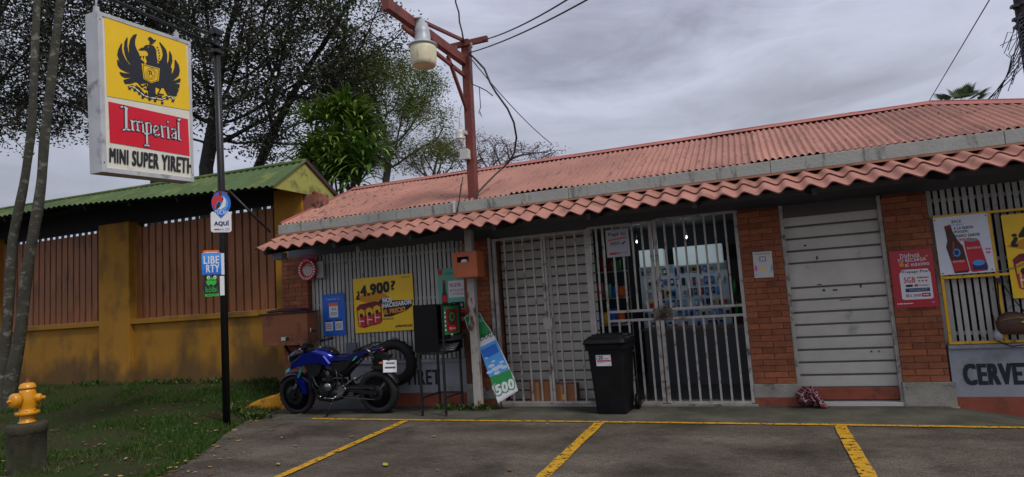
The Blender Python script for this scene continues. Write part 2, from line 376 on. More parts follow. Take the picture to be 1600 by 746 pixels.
def strip(name, pts, w, z=.009):
    g = MB(); n = len(pts)
    for i in range(n-1):
        a = Vector((*pts[i], 0)); b = Vector((*pts[i+1], 0)); d = (b-a).normalized(); s_ = Vector((-d.y, d.x, 0))*w/2
        K = max(2, int((b-a).length/.15)); jl = [random.uniform(-.006, .006) for _ in range(K+1)]; jr = [random.uniform(-.006, .006) for _ in range(K+1)]
        L_ = []; R_ = []
        for k in range(K+1):
            p = a.lerp(b, k/K); q1 = p+s_*(1+jl[k]/w*2); q2 = p-s_*(1+jr[k]/w*2)
            L_.append((q1.x, q1.y, hground(q1.x, q1.y)+z)); R_.append((q2.x, q2.y, hground(q2.x, q2.y)+z))
        g.add(L_+R_, [(k, K+1+k, K+2+k, k+1) for k in range(K)], M_line)
    return tag(g.build(name, local=True), kind='structure')
strip('painted_parking_line', [(-6.0, 7.30), (-4, 7.27), (-1.8, 7.26), (.66, 7.215), (2.25, 7.17)], .075)
strip('painted_parking_line', [(-4.42, 7.2), (-4.27, 4.9), (-4.1, 2.2)], .105, .0135)
strip('painted_parking_line', [(-1.83, 7.2), (-1.80, 5.1), (-1.78, 2.2)], .115, .0135)
strip('painted_parking_line', [(.66, 7.15), (.65, 5.2), (.62, 2.2)], .115, .0135)

# ------------------------------------------------------------------ lawn
EDGE = [(-200, -5.0), (3.2, -5.0), (4.2, -5.5), (4.6, -5.62), (5.24, -5.93), (5.94, -6.38), (6.7, -6.85), (7.4, -7.15), (8.0, -7.25), (8.6, -7.3), (30, -7.3)]
def xedge(y):
    for (a, b), (c, d) in zip(EDGE, EDGE[1:]):
        if a <= y <= c: return b+(d-b)*(y-a)/(c-a)
    return -7.3
def hlawn(x, y):
    d = xedge(y)-x
    if d < 0: return -.03
    k = max(0, min(1, (y-5.0)/3.8))
    return .018*min(1, d/.12) + .34*k**1.3*min(1, d/.7) + .02*pnoise(Vector((x*1.3, y*1.3, 0)))*min(1, d/.3)
M_soil = mat('dark_soil_and_moss', (.040, .034, .018), rough=.97, spec=.1, var=.6, scale=22, detail=10, second=(.026, .046, .010), s_scale=3.5, s_lo=.42, s_hi=.6, bump=.6, bscale=30)
g = MB(); us = [0, .06, .12, .2, .3, .45, .6, .8, 1.0, 1.3, 1.6, 2, 2.4, 2.8, 3.3, 3.8, 4.5, 5.2, 6, 7, 8, 9, 10, 12, 14, 18, 30, 60]
lys = [4.15, 4.25, 4.4, 4.6, 4.8, 5.0, 5.3, 5.6, 5.9, 6.2, 6.5, 6.8, 7.1, 7.4, 7.7, 8.0, 8.3, 8.6, 8.9, 9.3, 10]
g.grid(lambda u, y: (xedge(y)-u, y, hlawn(xedge(y)-u-.001, y) if y > 4.16 else .004), us, lys, M_soil, flip=True)
tag(g.build('lawn', local=True), kind='structure')
M_foot = mat('dirty_footpath_concrete', (.13, .115, .09), rough=.9, var=.3, scale=3, second=(.06, .055, .04), s_scale=2, s_lo=.45, s_hi=.65, bump=.4)
g = MB(); g.box(-60, -6.0, 2.9, 4.22, -.1, .03, M_foot); tag(g.build('footpath', local=True, bevel=.015), kind='structure')

# grass blades (stuff)
def grass():
    n = 120000; u = RNG.random(n)**1.4*10; y = 4.22+RNG.random(n)*4.6
    xe = np.array([xedge(v) for v in y]); x = xe+.05-u
    dens = np.array([pnoise(Vector((a*.55, b*1.1, 3))) + .5*pnoise(Vector((a*2.1, b*2.1, 8))) for a, b in zip(x, y)])
    worn = np.exp(-((y-(6.9+.1*(x+9)))/.35)**2)*.35
    keep = dens + RNG.normal(0, .16, n) > .03 + worn + np.where(y > 8.2, .2, 0) - np.where(u < .7, .18, 0); x, y, dens = x[keep], y[keep], dens[keep]; n = len(x)
    z = np.array([max(0, hlawn(a, b)) for a, b in zip(x, y)])
    h = RNG.uniform(.03, .085, n)*(1+.5*np.clip(dens, 0, 1)); a = RNG.random(n)*6.283; w = RNG.uniform(.003, .007, n); lean = RNG.normal(0, .5, (n, 2))*h[:, None]
    base = np.stack([x, y, z-.005], 1); s_ = np.stack([np.cos(a)*w, np.sin(a)*w, 0*w], 1)
    tip = base + np.stack([lean[:, 0], lean[:, 1], h], 1)
    V = np.stack([base-s_, base+s_, tip], 1).reshape(-1, 3); F = np.arange(3*n).reshape(-1, 3)
    o = fast_mesh('grass', V, F, [mat_leaf('grass_blade', (.036, .088, .010), (.062, .09, .018), island=.35)])
    tag(o, 'short patchy green grass growing on the sloping verge', 'grass', kind='stuff')
grass()
# fallen leaves (stuff)
def litter():
    vs = []; n = 0
    mats_ = [mat('dry_leaf_tan', '#a98a57', rough=.8, var=.2), mat('dry_leaf_brown', '#6b4527', rough=.8, var=.2), mat('fresh_fallen_leaf', '#9aa02c', rough=.7, var=.2)]
    V = []; F = []; mi = []
    def leaf(x, y, z, s, k, a):
        nonlocal n
        ca, sa = math.cos(a), math.sin(a); cu = random.uniform(.1, .35)*s
        for (p, q, r) in ((-1, 0, .3), (-.4, .38, .05), (.35, .34, .1), (1, 0, .5), (.35, -.34, .6), (-.4, -.38, .4)):
            V.append((x+(p*ca-q*sa)*s, y+(p*sa+q*ca)*s, z+.006+r*cu))
        F.append((n, n+1, n+2, n+3)); F.append((n, n+3, n+4, n+5)); mi.extend([k, k]); n += 6
    for _ in range(260):
        y = random.uniform(4.3, 8.6); x = xedge(y)-abs(random.gauss(0, 1))*1.6+.25; leaf(x, y, max(.01, hlawn(x, y))+.02, random.uniform(.02, .045), random.choice((0, 0, 1, 1, 1)), random.random()*6.3)
    for _ in range(70):
        y = random.uniform(3.6, 7.6); x = xedge(y)+abs(random.gauss(0, .45)); leaf(x, y, .008, random.uniform(.018, .04), random.choice((0, 1, 1)), random.random()*6.3)
    for px, py, k, s_ in ((550, 683, 0, .045), (462, 697, 0, .04), (602, 727, 2, .06), (678, 682, 0, .04), (435, 726, 2, .05), (797, 735, 1, .045), (555, 676, 1, .03), (513, 660, 0, .06), (855, 663, 0, .03), (1262, 668, 1, .02), (440, 684, 0, .03), (424, 672, 0, .04), (697, 650, 1, .045), (468, 648, 0, .06)):
        p = onZ(px, py, .01); leaf(p.x, p.y, .008, s_, k, random.random()*6.3)
    for _ in range(26):
        leaf(random.uniform(-5.5, 4), random.uniform(3.2, 7.9), .012, random.uniform(.01, .025), random.choice((0, 1)), random.random()*6.3)
    tag(fast_mesh('fallen_leaves', np.array(V), np.array(F), mats_, mi=np.array(mi)), 'dry fallen leaves scattered over verge and parking bays', 'leaves', kind='stuff')
litter()
# weeds at post and wall foot
def weeds():
    V = []; n = 0
    spots = [(-3.9, 8.0, .35, 60), (-4.3, 8.05, .15, 25), (-3.65, 8.0, .2, 30), (-7.45, 7.3, .2, 40), (-7.0, 7.3, .3, 60), (-12.6, 8.75, .4, 60), (-10.3, 8.7, .5, 60), (-9.3, 8.7, .4, 40), (-11.0, 8.7, .3, 30), (-8.2, 8.7, .4, 40)]
    for cx, cy, r, k in spots:
        for _ in range(k*2):
            x = cx+random.gauss(0, r*.5); y = cy+random.gauss(0, .06); z = max(0, hlawn(x, y)) if x < xedge(y) else 0
            a = random.random()*6.3; h = random.uniform(.04, .13); w = random.uniform(.008, .02); dx, dy = math.cos(a), math.sin(a)
            b = Vector((x, y, z)); m = b+Vector((dx*h*.4, dy*h*.4, h*.6)); t = b+Vector((dx*h*.9, dy*h*.9, h*.75)); s_ = Vector((-dy, dx, 0))*w
            V += [tuple(b), tuple(m-s_), tuple(t), tuple(m+s_)]
    V = np.array(V); F = np.arange(len(V)).reshape(-1, 4)
    tag(fast_mesh('weeds', V, F, [mat_leaf('weed_leaf', (.04, .1, .02), (.07, .11, .025))]), 'low weeds sprouting at kerb, post and wall foot', 'weeds', kind='stuff')
weeds()

# yellow painted retaining kerb at the verge corner
k = MB(); M_kerb = mat('worn_yellow_kerb_paint', '#b07a10', rough=.8, var=.2, scale=6, second='#3f3a26', s_scale=5, s_lo=.5, s_hi=.62, bump=.5, bscale=30)
kp = [((-7.62, 7.35), .03), ((-7.48, 7.55), .1), ((-7.35, 7.75), .18), ((-7.22, 7.98), .23), ((-7.14, 8.2), .26)]
vs = []
for (x, y), h in kp: vs += [(x, y, -.05), (x-.13, y+.09, -.05), (x-.13, y+.09, h), (x, y, h)]
fs = [(3,2,1,0), tuple(16+i for i in (0,1,2,3))]
for i in range(4):
    for a in range(4): b = (a+1) % 4; fs.append((i*4+a, i*4+b, i*4+4+b, i*4+4+a))
k.add(vs, fs, M_kerb)
tag(k.build('kerb', bevel=.012), 'low yellow painted concrete kerb edging the grass verge beside motorcycle', 'kerb')

# ================================================================== SHOP
shop = thing('shop_building', 'long single storey convenience store with red corrugated roof and clay tile awning', 'shop', (-1.4, 10.3, 0))
FY = 8.28
M_wall_dark = mat('upper_wall_paint', '#6c6e73', rough=.85, var=.12, scale=2, bump=.1)
# walls (shell)
b = MB()
b.box(-7.30, 4.4, 8.42, 8.6, 2.42, 2.86, M_wall_dark)                 # beam above openings
b.box(-6.78, -3.98, FY, 8.45, .0, .64, M_white_wall)                  # under left window
b.box(1.93, 4.45, FY, 8.45, -.2, .62, M_white_wall)                   # under right window
b.box(-7.30, -7.12, 8.60, 12.0, 0, 2.86, M_white_wall); b.box(4.25, 4.4, 8.6, 12.0, -.2, 2.86, M_white_wall)
b.box(-7.30, 4.4, 12.0, 12.15, -.2, 2.86, M_white_wall)
b.build('wall', shop)
b = MB(); b.box(-6.78, -3.98, FY-.012, FY-.002, 0, .2, M_skirt); b.build('skirting', shop); b = MB(); b.box(1.93, 4.45, FY-.012, FY-.002, -.2, .1, M_skirt); b.build('skirting', shop)
b = MB(); b.box(-6.78, -3.98, FY-.03, 8.46, .643, .69, M_white_wall); b.build('window_sill', shop, bevel=.006); b = MB(); b.box(1.93, 4.45, FY-.03, 8.46, .623, .665, M_white_wall); b.build('window_sill', shop, bevel=.006)

def brick_pillar(x0, x1, ztop, z0=0, zbase=.27, y0=FY, y1=8.6, base_style='pale'):
    b = MB(); b.box(x0+.008, x1-.008, y0+.008, y1, z0, ztop, M_mortar)
    ch = .073; z = z0+zbase; row = 0
    while z+ch < ztop+.02:
        w = .27; x = x0 - (w*.5 if row % 2 else 0) ; jz = .065
        while x < x1-.01:
            a = max(x, x0); c = min(x+w-.008, x1)
            if c-a > .02: b.box(a, c, y0+random.uniform(-.002, .003), y0+.1, z, min(z+jz, ztop), M_brick)
            x += w
        # side faces
        for xs_, s_ in ((x0, -1), (x1, 1)):
            yy = y0+.004-(.06 if row % 2 else 0)
            if s_ < 0: b.box(x0-.002, x0+.05, max(yy, y0)+.101, y1, z, min(z+jz, ztop), M_brick)
            else: b.box(x1-.05, x1+.002, max(yy, y0)+.101, y1, z, min(z+jz, ztop), M_brick)
        z += ch; row += 1
    p = b.build('brick_pillar', shop)
    c = MB()
    if base_style == 'pale':
        c.box(x0-.006, x1+.006, y0-.012, y1, z0+.1, z0+zbase-.004, M_conc_lt); c.box(x0-.004, x1+.004, y0-.008, y1, z0-.1, z0+.1, M_skirt)
    elif base_style == 'block':
        c.box(x0-.02, x1+.035, y0-.035, y1, z0-.02, z0+zbase-.004, M_conc_lt); c.box(x0-.05, x1+.05, y0-.055, y1, z0-.1, z0+.0, M_conc_lt)
    else: c.box(x0-.004, x1+.004, y0-.008, y1, z0-.05, z0+zbase-.004, M_skirt)
    c.build('pillar_base', p, bevel=.008)
brick_pillar(-7.32, -6.80, 2.42, zbase=.1, base_style='red')
brick_pillar(-3.98, -3.52, 2.42, zbase=.26)
brick_pillar(-.13, .35, 2.42, zbase=.27)
brick_pillar(1.46, 1.91, 2.42, zbase=.27, base_style='block')
brick_pillar(4.10, 4.46, 2.42, zbase=.27)

# window grilles of vertical slats
def grille(x0, x1, z0, z1, pitch, w, y=8.36):
    b = MB(); x = x0+.01
    while x+w < x1:
        b.box(x, x+w, y+random.uniform(-.004, .004), y+.012, z0, z1+random.uniform(-.01, .01), M_slat); x += pitch*random.uniform(.96, 1.04)
    for z in (z0+.12, (z0+z1)/2+.05, z1-.12): b.box(x0, x1, y+.022, y+.045, z-.02, z+.02, M_slat)
    o = b.build('window_grille', shop)
    c = MB(); c.box(x0, x1, 8.47, 8.48, z0, z1, M_dark); c.build('window_dark_sheet', o)  # near-black sheet stands in for the unlit room behind the slats
grille(-6.79, -3.98, .69, 2.42, .0735, .052)
grille(1.92, 4.25, .665, 2.42, .068, .045)
# yellow frame round the right window
b = MB(); t = .03
for (x0, x1) in ((1.945, 1.975), (2.455, 2.485), (3.1, 3.13)): b.box(x0, x1, 8.27, 8.30, .675, 2.12, M_yellow_paint)
for z in (.675, 1.40, 2.09): b.box(1.976, 2.454, 8.272, 8.298, z, z+.028, M_yellow_paint); b.box(2.486, 3.099, 8.272, 8.298, z, z+.028, M_yellow_paint)
for z in (1.40, .675, 2.09):
    for x in (1.96, 2.47): b.tube([(x, 8.3, z+.014), (x, 8.36, z+.014)], .008, M_yellow_paint, 6)
b.build('window_guard', shop)

# painted wall lettering
def wall_text(s_, x0, x1, z0, z1, bold):
    p = Panel((x0, FY-.003, z0), (x1, FY-.003, z0), (x0, FY-.003, z1), None); p.text(s_, 0, 1, 0, 1, mat('faded_black_wall_paint', '#22252b', rough=.85, var=.25, scale=20), 0, bold)
    p.mb.build('painted_lettering', shop)
wall_text('CERVEZA', 2.035, 2.82, .225, .46, .09)
wall_text('YIRET', -5.05, -4.45, .315, .535, .07)

# ---- roofs
def corr(name, xs0, xs1, f, pitch, amp, m, ys_, clipf=None):
    nx = int((xs1-xs0)/pitch*8); V = []; us = [xs0+(xs1-xs0)*i/nx for i in range(nx+1)]
    g = MB(); g.grid(lambda x, t: f(x, t, amp*math.sin(2*math.pi*x/pitch)), us, ys_, m); return g
def roof_mat():
    m = mat('faded_terracotta_roof_paint', '#a47161', rough=.7, var=.18, scale=1.3, second='#6b463d', s_scale=9, s_lo=.56, s_hi=.72, s_stretch=(2.6, .22, .22), bump=.12, bscale=30)
    t = m.node_tree; N = t.nodes; K = t.links; b = N['Principled BSDF']; src = b.inputs['Base Color'].links[0].from_socket
    g = N.new('ShaderNodeTexCoord'); n = N.new('ShaderNodeTexNoise'); n.inputs['Scale'].default_value = 24; n.inputs['Detail'].default_value = 5; K.new(g.outputs['Object'], n.inputs[0])
    r = N.new('ShaderNodeValToRGB'); K.new(n.outputs[0], r.inputs[0]); r.color_ramp.elements[0].position = .62; r.color_ramp.elements[1].position = .70
    qm = N.new('ShaderNodeMapping'); qm.inputs['Scale'].default_value = (1.6, .35, .35); K.new(g.outputs['Object'], qm.inputs[0]); K.new(qm.outputs[0], n.inputs[0])
    nm = N.new('ShaderNodeTexNoise'); nm.inputs['Scale'].default_value = .9; nm.inputs['Detail'].default_value = 3; K.new(g.outputs['Object'], nm.inputs[0])
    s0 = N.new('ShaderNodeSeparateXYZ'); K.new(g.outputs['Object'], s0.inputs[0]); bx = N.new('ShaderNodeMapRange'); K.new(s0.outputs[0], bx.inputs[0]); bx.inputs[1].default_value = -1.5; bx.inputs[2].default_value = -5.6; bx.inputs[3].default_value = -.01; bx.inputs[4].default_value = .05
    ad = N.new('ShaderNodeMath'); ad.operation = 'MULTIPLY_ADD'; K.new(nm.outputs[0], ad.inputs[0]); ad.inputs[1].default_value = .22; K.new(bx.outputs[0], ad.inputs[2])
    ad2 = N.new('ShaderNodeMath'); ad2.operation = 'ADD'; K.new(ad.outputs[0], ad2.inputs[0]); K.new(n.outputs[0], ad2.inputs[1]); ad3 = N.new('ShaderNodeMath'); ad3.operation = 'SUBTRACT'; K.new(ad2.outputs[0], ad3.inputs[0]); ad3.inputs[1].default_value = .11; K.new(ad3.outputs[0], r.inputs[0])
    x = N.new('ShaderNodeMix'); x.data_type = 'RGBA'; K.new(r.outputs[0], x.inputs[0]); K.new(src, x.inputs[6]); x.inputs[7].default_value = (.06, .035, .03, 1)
    n2 = N.new('ShaderNodeTexNoise'); n2.inputs['Scale'].default_value = .8; n2.inputs['Detail'].default_value = 5; K.new(g.outputs['Object'], n2.inputs[0])
    r2 = N.new('ShaderNodeValToRGB'); K.new(n2.outputs[0], r2.inputs[0]); r2.color_ramp.elements[0].position = .5; r2.color_ramp.elements[1].position = .8
    x2 = N.new('ShaderNodeMix'); x2.data_type = 'RGBA'; K.new(r2.outputs[0], x2.inputs[0]); K.new(x.outputs[2], x2.inputs[6]); x2.inputs[7].default_value = (*L('#b98374'), 1)
    sx = N.new('ShaderNodeSeparateXYZ'); K.new(g.outputs['Object'], sx.inputs[0]); dv = N.new('ShaderNodeMath'); dv.operation = 'DIVIDE'; K.new(sx.outputs[0], dv.inputs[0]); dv.inputs[1].default_value = .79
    fl_ = N.new('ShaderNodeMath'); fl_.operation = 'FLOOR'; K.new(dv.outputs[0], fl_.inputs[0]); wn = N.new('ShaderNodeTexWhiteNoise'); wn.noise_dimensions = '1D'; K.new(fl_.outputs[0], wn.inputs['W'])
    mr = N.new('ShaderNodeMapRange'); K.new(wn.outputs['Value'], mr.inputs[0]); mr.inputs[3].default_value = .86; mr.inputs[4].default_value = 1.08; hs = N.new('ShaderNodeHueSaturation'); K.new(x2.outputs[2], hs.inputs['Color']); K.new(mr.outputs[0], hs.inputs['Value'])
    K.new(hs.outputs[0], b.inputs['Base Color'])
    return m
M_roof = roof_mat()
ZF, ZR, YF, YR = 2.95, 3.80, 8.0, 10.0; XL, XH, XC = -7.02, 2.5, 4.5
PIT = .080
def roof_front():
    g = MB(); nx = int((XC-XL)/PIT*8); V = []; F = []; nt_ = 7
    for i in range(nx+1):
        x = XL+(XC-XL)*i/nx; y1 = YR if x <= XH else YR-(x-XH)*(YR-YF)/(XC-XH)
        for j in range(nt_+1):
            t = j/nt_; y = YF-.04+(y1-YF+.04)*t; lap = .004*math.floor((x-XL)/.8 % 2)
            sheet = int((x-XL)/.79); jj = (.018 if sheet in (5, 9, 12) else 0)*(1-t)
            z = ZF+(y-YF)*(ZR-ZF)/(YR-YF)+.016*math.sin(2*math.pi*x/PIT)+lap+jj+.004*math.sin(x*3+y*2)
            V.append((x, y-(.02*math.sin(sheet*2.4) if j == 0 else 0), z))
    n = nt_+1
    for i in range(nx):
        if XL+(XC-XL)*i/nx > XC-.02: break
        for j in range(nt_): F.append((i*n+j, (i+1)*n+j, (i+1)*n+j+1, i*n+j+1))
    g.add(V, F, M_roof, True)
    # back slope and right hip
    V = []; F = []
    g.grid(lambda x, t: (x, YR+t*(YR-YF), ZR-t*(ZR-ZF)+.011*math.sin(2*math.pi*x/PIT)), [XL+(XH-XL)*i/400 for i in range(401)], [0, .5, 1.1], M_roof)
    g.grid(lambda y, t: (XH+(XC-XH)*t, YR+(y)*t*(YR-YF), ZR-t*(ZR-ZF)), [-1+.02*i for i in range(101)], [0, .33, .66, 1.0], M_roof, flip=True)
    return g
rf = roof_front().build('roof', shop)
M_cap = mat('ridge_cap_paint', '#a8655a', rough=.6, var=.12, scale=3, second='#5b332e', s_scale=6, s_lo=.6, s_hi=.75)
b = MB(); segs = [(XL-.03, -4.9), (-4.95, -2.6), (-2.65, -.35), (-.4, 1.6), (1.55, 2.55)]
for i, (x0, x1) in enumerate(segs):
    dz = .004*(i % 2)
    for (a, c) in (((YR-.12, ZR-.022), (YR, ZR+.042)), ((YR, ZR+.042), (YR+.12, ZR-.022))):
        b.add([(x0, a[0], a[1]+dz), (x1, a[0], a[1]+dz), (x1, c[0], c[1]+dz), (x0, c[0], c[1]+dz)], [(0,1,2,3)], M_cap)
    b.tube([(x0, YR, ZR+.034+dz), (x1, YR, ZR+.034+dz)], .018, M_cap, 8)
h0 = Vector((XH, YR, ZR+.035)); h1 = Vector((XC, YF, ZF+.035)); sd_ = Vector((.085, .085, 0))
for a, c in ((h0-sd_-Vector((0,0,.05)), h1-sd_-Vector((0,0,.05))),): b.add([a, c, h1+Vector((0,0,.01)), h0+Vector((0,0,.01))], [(0,1,2,3)], M_cap)
b.add([h0+Vector((0,0,.01)), h1+Vector((0,0,.01)), h1+sd_-Vector((0,0,.05)), h0+sd_-Vector((0,0,.05))], [(0,1,2,3)], M_cap)
b.tube([h0, h1], .018, M_cap, 8)
b.build('ridge_cap', rf)
# gable rake flashing on the left end
b = MB(); b.beam((XL-.015, YF-.03, ZF+.012), (XL-.015, YR, ZR+.012), .05, .03, M_cap); b.build('rake_flashing', rf)
b = MB(); b.add([(XL+.15, YF+.1, 2.86), (XL+.15, YR*2-YF-.1, 2.86), (XL+.15, YR, ZR-.05)], [(0,1,2)], M_white_wall); b.build('gable', shop)
# grey fascia / gutter beam
M_fascia = mat('weathered_grey_fascia', '#979b95', rough=.8, var=.1, scale=2.5, second='#4a4b46', s_scale=4, s_lo=.56, s_hi=.72, s_stretch=(2.5, 1, .6), bump=.3, bscale=25)
b = MB()
for x0, x1 in ((-7.06, -4.62), (-4.615, -2.2), (-2.195, .3), (.305, 2.6), (2.605, 4.6)): b.box(x0, x1, 7.93, 8.05, 2.774+random.uniform(0, .004), 2.925+random.uniform(0, .006), M_fascia)
b.build('fascia', shop, bevel=.006); b = MB(); b.box(-6.98, 4.45, 8.07, 8.11, 2.80, 2.972, M_dark); b.build('eave_sky_block', shop)  # dark strip added to block sky leaking between roof and fascia
M_flash = mat('rusty_tan_flashing', '#9a6b52', rough=.75, var=.2, scale=5, second='#5a3a2e', s_scale=6, s_lo=.55, s_hi=.7)
b = MB(); b.box(-7.08, 4.6, 7.90, 7.925, 2.748, 2.772, M_flash); b.build('flashing', shop)
# tile awning: two courses of wavy clay coloured tile sheet
M_tile = mat('clay_tile_paint', '#a47060', rough=.7, var=.2, scale=2.2, second='#6d4a3a', s_scale=3.5, s_lo=.52, s_hi=.72, bump=.2, bscale=35)
M_tile_edge = mat('tile_edge_dark_red', '#74403a', rough=.7, var=.2, scale=8)
TP = .2225; AX0, AX1 = -6.96, 4.75
def wave(x): 
    s_ = math.sin(2*math.pi*(x-AX0)/TP+.35*math.sin(2*math.pi*(x-AX0)/TP)); return .029*s_
def awning():
    b = MB(); nx = int((AX1-AX0)/TP*14); us = [AX0+(AX1-AX0)*i/nx for i in range(nx+1)]
    y0, z0, y1, z1 = 7.30, 2.49, 7.96, 2.745
    def f(t0, t1, dz):
        def q(x, t):
            tt = t0+(t1-t0)*t; sheet = math.floor((x-AX0)/1.11); jog = .012*math.sin(sheet*3.1+t0*7)
            return (x, y0+(y1-y0)*tt+jog*(1-t), z0+(z1-z0)*tt+wave(x)+dz*(1-t)+.006*math.sin(sheet*1.7))
        return q
    lo = f(0, .5, .0); up = f(.46, 1.0, .022)
    b.grid(lo, us, [0, .33, .66, 1], M_tile); b.grid(up, us, [0, .5, 1], M_tile)
    for q in (lo, up):   # thickness at the front edge + underside
        b.grid(lambda x, t: tuple(Vector(q(x, 0))+Vector((0, -.001+.002*t, -.013*t))), us, [0, 1], M_tile_edge, flip=True)
        b.grid(lambda x, t: tuple(Vector(q(x, t))+Vector((0, 0, -.013))), us, [0, 1], M_tile_edge, flip=True)
    return b.build('tile_awning', shop)
aw = awning()
b = MB()
for x in [AX0+.15+1.25*i for i in range(10)]: b.beam((x, 7.36, 2.435), (x, 8.42, 2.62), .05, .08, mat('dark_rafter', '#2f2f33', rough=.8))
b.box(AX0+.05, AX1-.05, 8.16, 8.2, 2.52, 2.57, M_wall_dark)
b.build('awning_rafters', aw)
b = MB(); M_soffit = mat('soffit_board', '#77797d', rough=.85, var=.1)
b.add([(AX0+.1, 7.50, 2.50), (AX1-.1, 7.50, 2.50), (AX1-.1, 8.43, 2.655), (AX0+.1, 8.43, 2.655)], [(0,1,2,3)], M_soffit); b.build('soffit', aw)
b = MB(); b.box(-6.8, -6.62, 7.5, 7.62, 2.33, 2.43, M_wall_dark); b.build('eave_bracket', shop); b = MB(); b.tube([(-5.6, 8.0, 2.46), (-5.6, 8.0, 2.36)], .03, M_bars, 8); b.build('lamp_holder', shop)

# ---- gates
gate = MB(); yb = 8.30; bw = .011
def vbar(g_, x, z0, z1, y=yb, w=.012): g_.box(x-w, x+w, y-w, y+w, z0, z1, M_bars)
def hbar(g_, x0, x1, z, y=yb, w=.016): g_.box(x0, x1, y-w-.001, y+w+.001, z-w, z+w, M_bars)
# left gate (closed, in front of grey slatted door)
g1 = MB()
for x in (-3.47, -2.10): vbar(g1, x, .03, 2.38, w=.022)
vbar(g1, -2.745, .045, 2.36, w=.016); vbar(g1, -2.705, .045, 2.36, w=.016)
for i in range(1, 5): vbar(g1, -3.45+.142*i, .05, 2.35)
for i in range(1, 4): vbar(g1, -2.70+.148*i, .05, 2.35)
for z in (.05, 2.36): hbar(g1, -3.45, -2.12, z)
for x in (-3.53, ): vbar(g1, x, 0.02, 2.40, y=8.27, w=.02)
g1.box(-2.79, -2.66, 8.275, 8.32, 1.05, 1.2, M_bars)
gl = g1.build('security_gate', shop)
# middle fixed panel + right leaf
g2 = MB(); xs_a = [-2.045, -1.905, -1.765, -1.625, -1.485, -1.345]
vbar(g2, -2.06, .04, 2.40, w=.02); vbar(g2, -1.865, .04, 2.38, w=.014); 
for x in (-1.955, -1.73, -1.60, -1.465, -1.335): vbar(g2, x, 1.24, 2.38)
for x in (-1.73, -1.60, -1.465, -1.335): vbar(g2, x, .05, 1.11)
vbar(g2, -1.225, .04, 2.40, w=.022)
for z in (1.235, 1.115): hbar(g2, -1.865, -1.245, z)
for z in (.045, 2.39): hbar(g2, -2.04, -1.245, z)
for x in (-1.955,): vbar(g2, x, .05, 1.24)
gm = g2.build('security_gate', shop)
g3 = MB(); vbar(g3, -1.165, .04, 2.41, w=.022); vbar(g3, -.155, .04, 2.42, w=.02); vbar(g3, -.118, .02, 2.42, y=8.31, w=.014)
for i in range(1, 8):
    x = -1.165+i*.126; vbar(g3, x, 1.24, 2.40); vbar(g3, x+.01, .05, 1.12)
for z in (.045, 1.115, 1.235, 2.41): hbar(g3, -1.143, -.175, z)
gr_ = g3.build('security_gate', shop)
b = MB(); M_lock = mat('worn_lock_plate', '#6f655c', rough=.45, metal=.6, var=.3, scale=10, second='#3a2a20', s_scale=9, s_lo=.5, s_hi=.65)
b.box(-1.27, -1.03, 8.262, 8.282, 1.10, 1.25, M_lock); b.lathe([(.0, -.03), (.016, -.03), (.016, 0)], (-1.13, 8.262, 1.175), M_black, 12, axis='Y'); b.box(-1.115, -1.06, 8.24, 8.262, 1.15, 1.17, M_lock); b.build('lock', gr_, bevel=.004)
b = MB(); b.box(-3.52, -.10, 8.24, 8.62, .0, .03, M_conc_lt); b.box(.36, 1.45, 8.26, 8.52, 0, .045, flat('white_step_tile', '#b9b6b0')); b.build('threshold', shop, bevel=.005)
# slatted doors behind gate and at right
M_shut = mat('pale_shutter_paint', '#b9b5ab', rough=.5, var=.12, scale=3, second='#6a6863', s_scale=4, s_lo=.62, s_hi=.8, s_stretch=(1, 1, 1), bump=.04, bscale=14)
M_groove = mat('groove_shade_grey', '#4f4d4a', rough=.7, var=.1)
def shutter(x0, x1, z0, z1, y, pitch, groove=.03, joints=(), wide=()):
    b = MB(); z = z0; k = 0
    while z < z1-.02:
        p = pitch*(2.0 if k in wide else 1.0); zt = min(z+p, z1)
        # rounded rib profile
        pr = [(0, .014), (.012, .002), (groove, 0.0), (p-groove*.9, 0), (p-.014, .002), (p-.004, .014), (p, .014)]
        dy = random.uniform(-.0015, .0015)
        b.grid(lambda x, i: (x, y+pr[int(i)][1]+dy, min(z+pr[int(i)][0], z1)), [x0, x1], list(range(len(pr))), M_shut, smooth=False)
        b.add([(x0, y-.001+dy, z-.006), (x1, y-.001+dy, z-.006), (x1, y-.001+dy, z+.014), (x0, y-.001+dy, z+.014)], [(0,1,2,3)], M_groove)  # flat dark strip paints the shade along each rib groove
        z = zt; k += 1
    for (a, c) in joints: b.box(a-.02, a+.02, y-.012, y+.01, z0, z1, M_shut)
    return b
shutter(-3.50, -2.08, .03, 2.5, 8.62, .135, joints=((-2.75, 0),)).build('roller_shutter', shop)
b = shutter(.40, 1.42, .20, 2.42, 8.38, .150, wide=(8,))
M_scr = mat('paint_scratch', '#3c4347', rough=.8, var=.2)
for (x, z, w, h) in ((.72, 1.73, .02, .04), (.70, 1.42, .05, .012), (.75, 1.34, .03, .03), (.86, 1.34, .05, .02), (1.15, 1.36, .02, .05), (.92, 1.22, .12, .01), (1.05, 1.24, .06, .012), (1.24, 1.24, .05, .01), (1.18, .6, .02, .02), (1.26, .6, .015, .02), (.6, 1.9, .03, .02)):
    b.box(x, x+w, 8.3775, 8.381, z, z+h, M_scr)
sh2 = b.build('roller_shutter', shop)
b = MB(); b.box(.38, 1.42, 8.355, 8.40, .06, .20, M_skirt); b.tube([(1.37, 8.35, .12), (1.37, 8.37, .12)], .02, M_lock, 10); b.build('bottom_rail', sh2, bevel=.01)
b = MB(); b.box(.355, .40, 8.31, 8.42, .045, 2.42, M_bars); b.box(1.42, 1.458, 8.31, 8.42, .045, 2.42, M_bars); b.box(.4, 1.42, 8.33, 8.42, 2.27, 2.42, M_groove)
